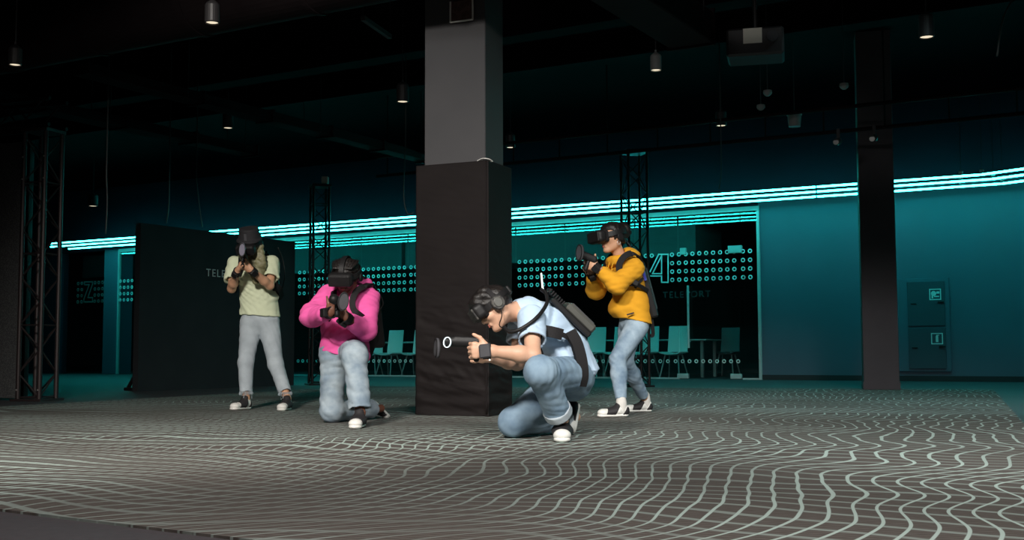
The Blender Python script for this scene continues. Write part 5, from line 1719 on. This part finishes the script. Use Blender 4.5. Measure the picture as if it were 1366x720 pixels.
# ---------------------------------------------------------------- crouching woman in the mustard hoodie
def yellow():
    D = 9.15
    pel, waist, chest, shm = P(846, 428, D), P(842, 403, D - .01), P(836, 373, D - .02), P(833, 353, D - .03)
    neckb = P(828, 345, D - .03); hc = P(816, 317, D - .07)
    f, u, s = head_axes(V3(-.88, -.46, -.10), V3(-.10, 0, .99))
    shL, elL, wrL = P(846, 358, D - .20), P(823, 379, D - .32), P(797, 358, D - .33)
    shR, elR, wrR = P(822, 354, D + .14), P(795, 386, D + .02), P(789, 366, D - .20)
    hpL, knL, anL = P(848, 438, D - .10), P(824, 478, D - .26), P(823, 538, D - .14)
    hpR, knR, anR = P(840, 438, D + .10), P(834, 482, D + .02), P(852, 533, D + .18)
    toeL = G(797, 558); heelL = toeL + V3(.245, .075, 0)
    toeR = G(833, 551); heelR = toeR + V3(.235, .05, 0)
    anL = heelL + nrm(toeL - heelL) * .06 + ZD * .11; anR = heelR + nrm(toeR - heelR) * .06 + ZD * .11
    base = V3((heelL[0] + toeR[0]) / 2, D - .1, FZ)
    wide = nrm(shL - shR)
    v = Vol(.0055)
    v.cone(pel, waist, .094, .078, .03, wide, 1.38).cone(waist, chest, .078, .088, .03, wide, 1.35).cone(chest, shm, .088, .06, .03, wide, 1.5)
    v.cone(shL, shR, .044, .044, .03)
    head(v, hc, f, u, s, neckb, .046, .96)
    for sh, el, wr in ((shL, elL, wrL), (shR, elR, wrR)):
        v.cone(sh, el, .044, .036, .02); v.cone(el, wr, .036, .025, .02)
    hand(v, wrL, V3(-.86, -.12, .42), V3(.35, -.2, .9), V3(-.2, .9, .0), (55, 70, 40), (.75, .55, .1), (.8, .45, .0), .98)
    hand(v, wrR, V3(-.45, -.2, .75), V3(.6, -.2, .5), V3(-.1, -.9, .2), (60, 75, 45), (.5, .7, .3), None, .98)
    for hp, kn, an in ((hpL, knL, anL), (hpR, knR, anR)):
        v.cone(hp, kn, .072, .047, .03); v.cone(kn, kn + (an - kn) * .35, .046, .048, .02); v.cone(kn + (an - kn) * .35, an, .048, .030, .02)
    for an, hl, to in ((anL, heelL, toeL), (anR, heelR, toeR)):
        v.cone(an, hl + (to - hl) * .24 + ZD * .05, .031, .032, .02)
    me = v.build('person', M['skin_tan'], loc=base)
    tag(me, 'crouching person in a mustard yellow hoodie and slim jeans aiming left', 'person')
    lips(me, hc, f, u, s, M['lips'], .96)
    Q = lambda a, b, c: hc + (f * a + s * b + u * c) * .97
    h = Vol(.005)
    h.ell(Q(-.014, 0, .034), (f, s, u), (.108, .090, .098), .01)
    h.ell(Q(-.110, .0, .050), (f, s, u), (.072, .070, .068), .02)
    h.ell(Q(-.075, .0, -.03), (f, s, u), (.04, .055, .05), .02)
    h.rbox(Q(.10, 0, -.04), (f, s, u), (.075, .2, .10), .02, op='sub')
    h.rbox(Q(0.02, 0, -.13), (f, s, u), (.12, .2, .075), .02, op='sub')
    h.build('hair', M['hair_black'], me, fold=folds(0.0050, 55, 5, .7))
    # small hoop earring on the near ear
    p = MB(); sg = 1 if s[1] < 0 else -1
    pts, nn = ring_pts(Q(-.005, sg * .090, -.052), f * .013, u * .017, 20); p.tube(pts[:-1], .0025, 6, closed=True)
    p.build('earring', M['bolt'], me, smooth=True)
    t = Vol(.007)
    hem = P(844, 427, D); hemn = V3(-.22, 0, -1)
    t.cone(pel + V3(-.01, 0, -.03), waist, .146, .130, .04, wide, 1.25, cut=(hem, hemn))
    t.cone(waist, chest, .130, .128, .04, wide, 1.26).cone(chest, shm, .126, .080, .04, wide, 1.42)
    t.ell(P(827, 409, D - .04), (nrm(V3(.9, .2, -.3)), nrm(V3(-.2, .97, 0)), ZD), (.085, .12, .075), .05, cut=(hem, hemn))   # sagging pouch front
    t.cone(hem + V3(0, 0, -.06), hem + V3(0, 0, .03), .13, .12, .002, wide, 1.25, op='sub')
    for sh, el, wr in ((shL, elL, wrL), (shR, elR, wrR)):
        cu = el + (wr - el) * .86; ax = wr - el
        t.cone(sh, el, .080, .070, .035); t.ell(el + V3(0, 0, -.008), (V3(1, 0, 0), V3(0, 1, 0), ZD), (.076, .074, .072), .03)
        t.cone(el, cu - nrm(ax) * .04, .070, .054, .03)
        t.cone(cu - nrm(ax) * .04, cu, .043, .041, .006, cut=(cu, ax))
        t.cone(cu - nrm(ax) * .02, cu + nrm(ax) * .05, .033, .035, .002, op='sub')
    cen = P(830, 347, D - .02)
    for i in range(14):
        a0, a1 = [2 * math.pi * q / 14 for q in (i, i + 1)]
        pt = lambda a: cen + V3(math.cos(a) * .095, math.sin(a) * .105, .012 * math.cos(a) )
        t.cone(pt(a0), pt(a1), .034, .034, .02)
    t.ell(P(841, 340, D), (nrm(V3(.9, 0, -.35)), V3(0, 1, 0), nrm(V3(.35, 0, .9))), (.075, .12, .058), .03)   # hood at the nape
    t.cone(neckb, hc - u * .03, .056, .062, .002, op='sub')
    hd = t.build('hoodie', M['hood_yellow'], me, fold=folds(0.0064, 45, 24, .6))
    p = MB(); c = P(841, 418.5, D - .205); p.box(c + V3(0, -.0, 0), nrm(V3(1, .1, .28)) * .03, V3(0, .004, 0), nrm(V3(-.28, 0, 1)) * .006, .001); p.build('hem_tag', M['shoe_black'], hd)
    for dx in (0, 5):
        p = MB(); q = bez([P(813 + dx, 350, D - .19), P(811 + dx, 358, D - .21), P(812 + dx, 368, D - .22)], 4); p.tube(q, .004, 6); p.build('drawstring', M['hood_yellow'], hd, smooth=True)
    j = Vol(.006)
    j.cone(pel + V3(0, 0, -.02), P(844, 414, D), .112, .10, .03, wide, 1.3)
    for hp, kn, an in ((hpL, knL, anL), (hpR, knR, anR)):
        cut = kn + (an - kn) * .90; ax = an - kn
        j.cone(hp, kn, .092, .062, .03); j.cone(kn, kn + ax * .35, .060, .061, .02); j.cone(kn + ax * .35, cut, .061, .043, .03, cut=(cut, ax))
        j.cone(cut - nrm(ax) * .03, cut + nrm(ax) * .05, .035, .036, .002, op='sub')
    j.build('jeans', M['denim_mid'], me, fold=folds(0.0031, 60, 28, .65))
    for an, hl, to in ((anL, heelL, toeL), (anR, heelR, toeR)):
        k = Vol(.005); b = hl + (to - hl) * .24 + ZD * .06
        k.cone(b, an + ZD * .03, .040, .036, .01); k.cone(an - ZD * .005, an + ZD * .005, .039, .039, .008)
        k.build('sock', M['sock'], me, fold=folds(0.0030, 40, 4, .4))
        shoe(me, hl + ZD * FZ, to + ZD * FZ, ZD, M['shoe_white'], M['shoe_black'], 2)
    headset('bulky black headset on the player in the mustard hoodie', hc, f, u, s, 1.04, M['black_pl'], M['black_pl'], top=False)
    hp = wrL + nrm(V3(-.86, -.12, .42)) * .085
    controller('gun controller with a grey oval disc held by the player in the mustard hoodie', hp, V3(-.9, -.15, .35), V3(.35, 0, .9),
               P(773.5, 337, D - .42), V3(-.85, -.52, .1), V3(-.01, 0, .064), .042, M['grey_pl'], length=.06)
    for wr, el, lab in ((wrR, elR, 'black tracker band on the lower, right wrist of the player in the mustard hoodie'), (wrL, elL, 'black tracker band on the upper, left wrist of the player in the mustard hoodie')):
        d = nrm(wr - el); a = nrm(np.cross(d, V3(0, 1, .3))); b = np.cross(d, a)
        c = wr + d * .01
        r = empty('wrist_tracker', c, lab, 'tracker', 'trackers strapped to the wrists')
        pts, nn = ring_pts(c, a * .034, b * .034); p = MB(); p.ribbon(pts, nn, .05, .008); p.build('band', M['strap'], r)
        o = nrm(V3(.1, -.8, -.5)); o = nrm(o - d * np.dot(o, d)); e = np.cross(d, o)
        p = MB(); p.box(c + o * .042, d * .03, e * .026, o * .013, .006); p.build('case', M['black_pl'], r)
    # backpack
    up = nrm(P(848, 350, D) - P(868, 425, D)); by = nrm(np.cross(wide, up))
    if by[0] < 0: by = -by
    bc = P(857, 388, D + .02) 
    bp = empty('backpack_computer', bc, 'black backpack computer with a blue edge on the player in the mustard hoodie', 'backpack', 'backpack computers worn by the players')
    bx = np.cross(up, by)
    p = MB(); p.box(bc, up * .23, bx * .13, by * .032, .014); p.build('computer_case', M['black_pl'], bp)
    p = MB(); p.box(bc + by * .04, up * .17, bx * .09, by * .012, .005); p.build('cover_ridge', M['grey_pl'], bp)
    p = MB(); p.tube([P(853, 347, D - .13), P(858, 362, D - .14), P(861, 374, D - .14)], .013, 8); p.build('side_tube', M['blue_pl'], bp)['label'] = 'dark blue side tube'
    for q, nm in (([P(856, 352, D - .10), P(851, 341, D - .19), P(842, 338, D - .25), P(832, 343, D - .27), P(826, 354, D - .28), P(828, 366, D - .30)], 1),
                  ([P(850, 352, D + .12), P(836, 338, D + .12), P(818, 340, D + .10), P(808, 356, D + .06), P(808, 372, D + .02)], -1)):
        q = bez(q, 6); p = MB(); p.ribbon(q, [V3(.2, -.6 * nm, 1)] * 12 + [V3(-.3, -.9 * nm, .2)] * (len(q) - 12), .05, .013); p.build('shoulder_strap', M['strap'], bp)
    p = MB(); q = bez([P(829, 379, D - .27), P(841, 379, D - .25), P(853, 381, D - .22), P(864, 388, D - .12)], 6); p.ribbon(q, [V3(0, -1, .1)] * len(q), .03, .012)
    p.build('side_belt', M['strap'], bp)
    p = MB(); c = P(845, 375.5, D - .265); p.box(c, nrm(V3(.85, .1, -.5)) * .045, V3(0, .012, 0), nrm(V3(.5, 0, .85)) * .022, .006); p.build('buckle', M['black_pl'], bp)
    p = MB(); q = bez([P(858, 371, D - .18), P(852, 377, D - .21), P(847, 384, D - .22)], 4); p.ribbon(q, [V3(0, -1, .1)] * len(q), .022, .01); p.build('cross_belt', M['strap'], bp)
    p = MB(); q = bez([P(866, 400, D - .06), P(869, 425, D - .06), P(871, 445, D - .05), P(868, 448, D - .06)], 6); p.ribbon(q, [V3(.5, -.8, 0)] * len(q), .03, .01); p.build('loose_strap', M['strap'], bp)
    p = MB(); q = bez([P(834, 318, D + .0), P(842, 330, D - .02), P(852, 345, D + .0), P(862, 362, D + .02)], 6); p.tube(q, .005, 6); p.build('headset_cable', M['black_pl'], bp, smooth=True)
yellow()
# ================================================================== LIGHT
def area(name, loc, target, size, power, color, spread=None, sy=None):
    l = bpy.data.lights.new(name, 'AREA')
    l.energy = power; l.color = color; l.shape = 'RECTANGLE'; l.size = size; l.size_y = sy or size
    if spread: l.spread = math.radians(spread)
    o = bpy.data.objects.new(name, l); COL.objects.link(o)
    o.location = Vector(loc)
    o.rotation_euler = (Vector(target) - Vector(loc)).to_track_quat('-Z', 'Y').to_euler()
    return o
def spot(name, loc, target, power, color, angle, blend=.6, rad=.5):
    l = bpy.data.lights.new(name, 'SPOT')
    l.energy = power; l.color = color; l.spot_size = math.radians(angle); l.spot_blend = blend; l.shadow_soft_size = rad
    o = bpy.data.objects.new(name, l); COL.objects.link(o)
    o.location = Vector(loc)
    o.rotation_euler = (Vector(target) - Vector(loc)).to_track_quat('-Z', 'Y').to_euler()
    return o
def aim(loc, az, down):
    a, d = math.radians(az), math.radians(down)
    return (loc[0] + math.sin(a) * math.cos(d), loc[1] + math.cos(a) * math.cos(d), loc[2] - math.sin(d))
KL, FL = (-2.2, 0.3, 4.55), (2.4, 0.5, 4.55)
spot('key_spot', KL, aim(KL, 4, 26), 4300, (1.0, 0.94, 0.87), 50, .9, .5)
spot('fill_spot', FL, aim(FL, 3, 30), 3000, (0.97, 0.98, 0.95), 54, .9, .5)
spot('front_floor_fill', (0.4, 0.8, 4.55), (0.4, 3.4, 0), 1300, (1.0, 0.95, 0.91), 92, .5, .5)  # added lamp, brightens the near floor the other spots miss
spot('rear_carpet_fill', (3.6, 9.5, 4.6), (3.4, 11.5, 0), 330, (0.62, 0.93, 0.95), 78, .8, .4)  # added lamp without a known fixture, lifts the far right carpet
spot('column_fill', (-1.9, 4.6, 4.5), (-.45, 8.9, 3.2), 120, (1.0, 0.98, 0.98), 40, .3, .3)  # added lamp just to brighten the upper part of the grey column
w = bpy.data.worlds.new('world'); SC.world = w; w.use_nodes = True
w.node_tree.nodes['Background'].inputs['Color'].default_value = (0.25, 0.35, 0.42, 1)
w.node_tree.nodes['Background'].inputs['Strength'].default_value = 0.004
SC.view_settings.view_transform = 'Standard'
SC.view_settings.look = 'None'
SC.view_settings.exposure = 0.0
SC.view_settings.gamma = 1.0
SC.view_settings.use_curve_mapping = False
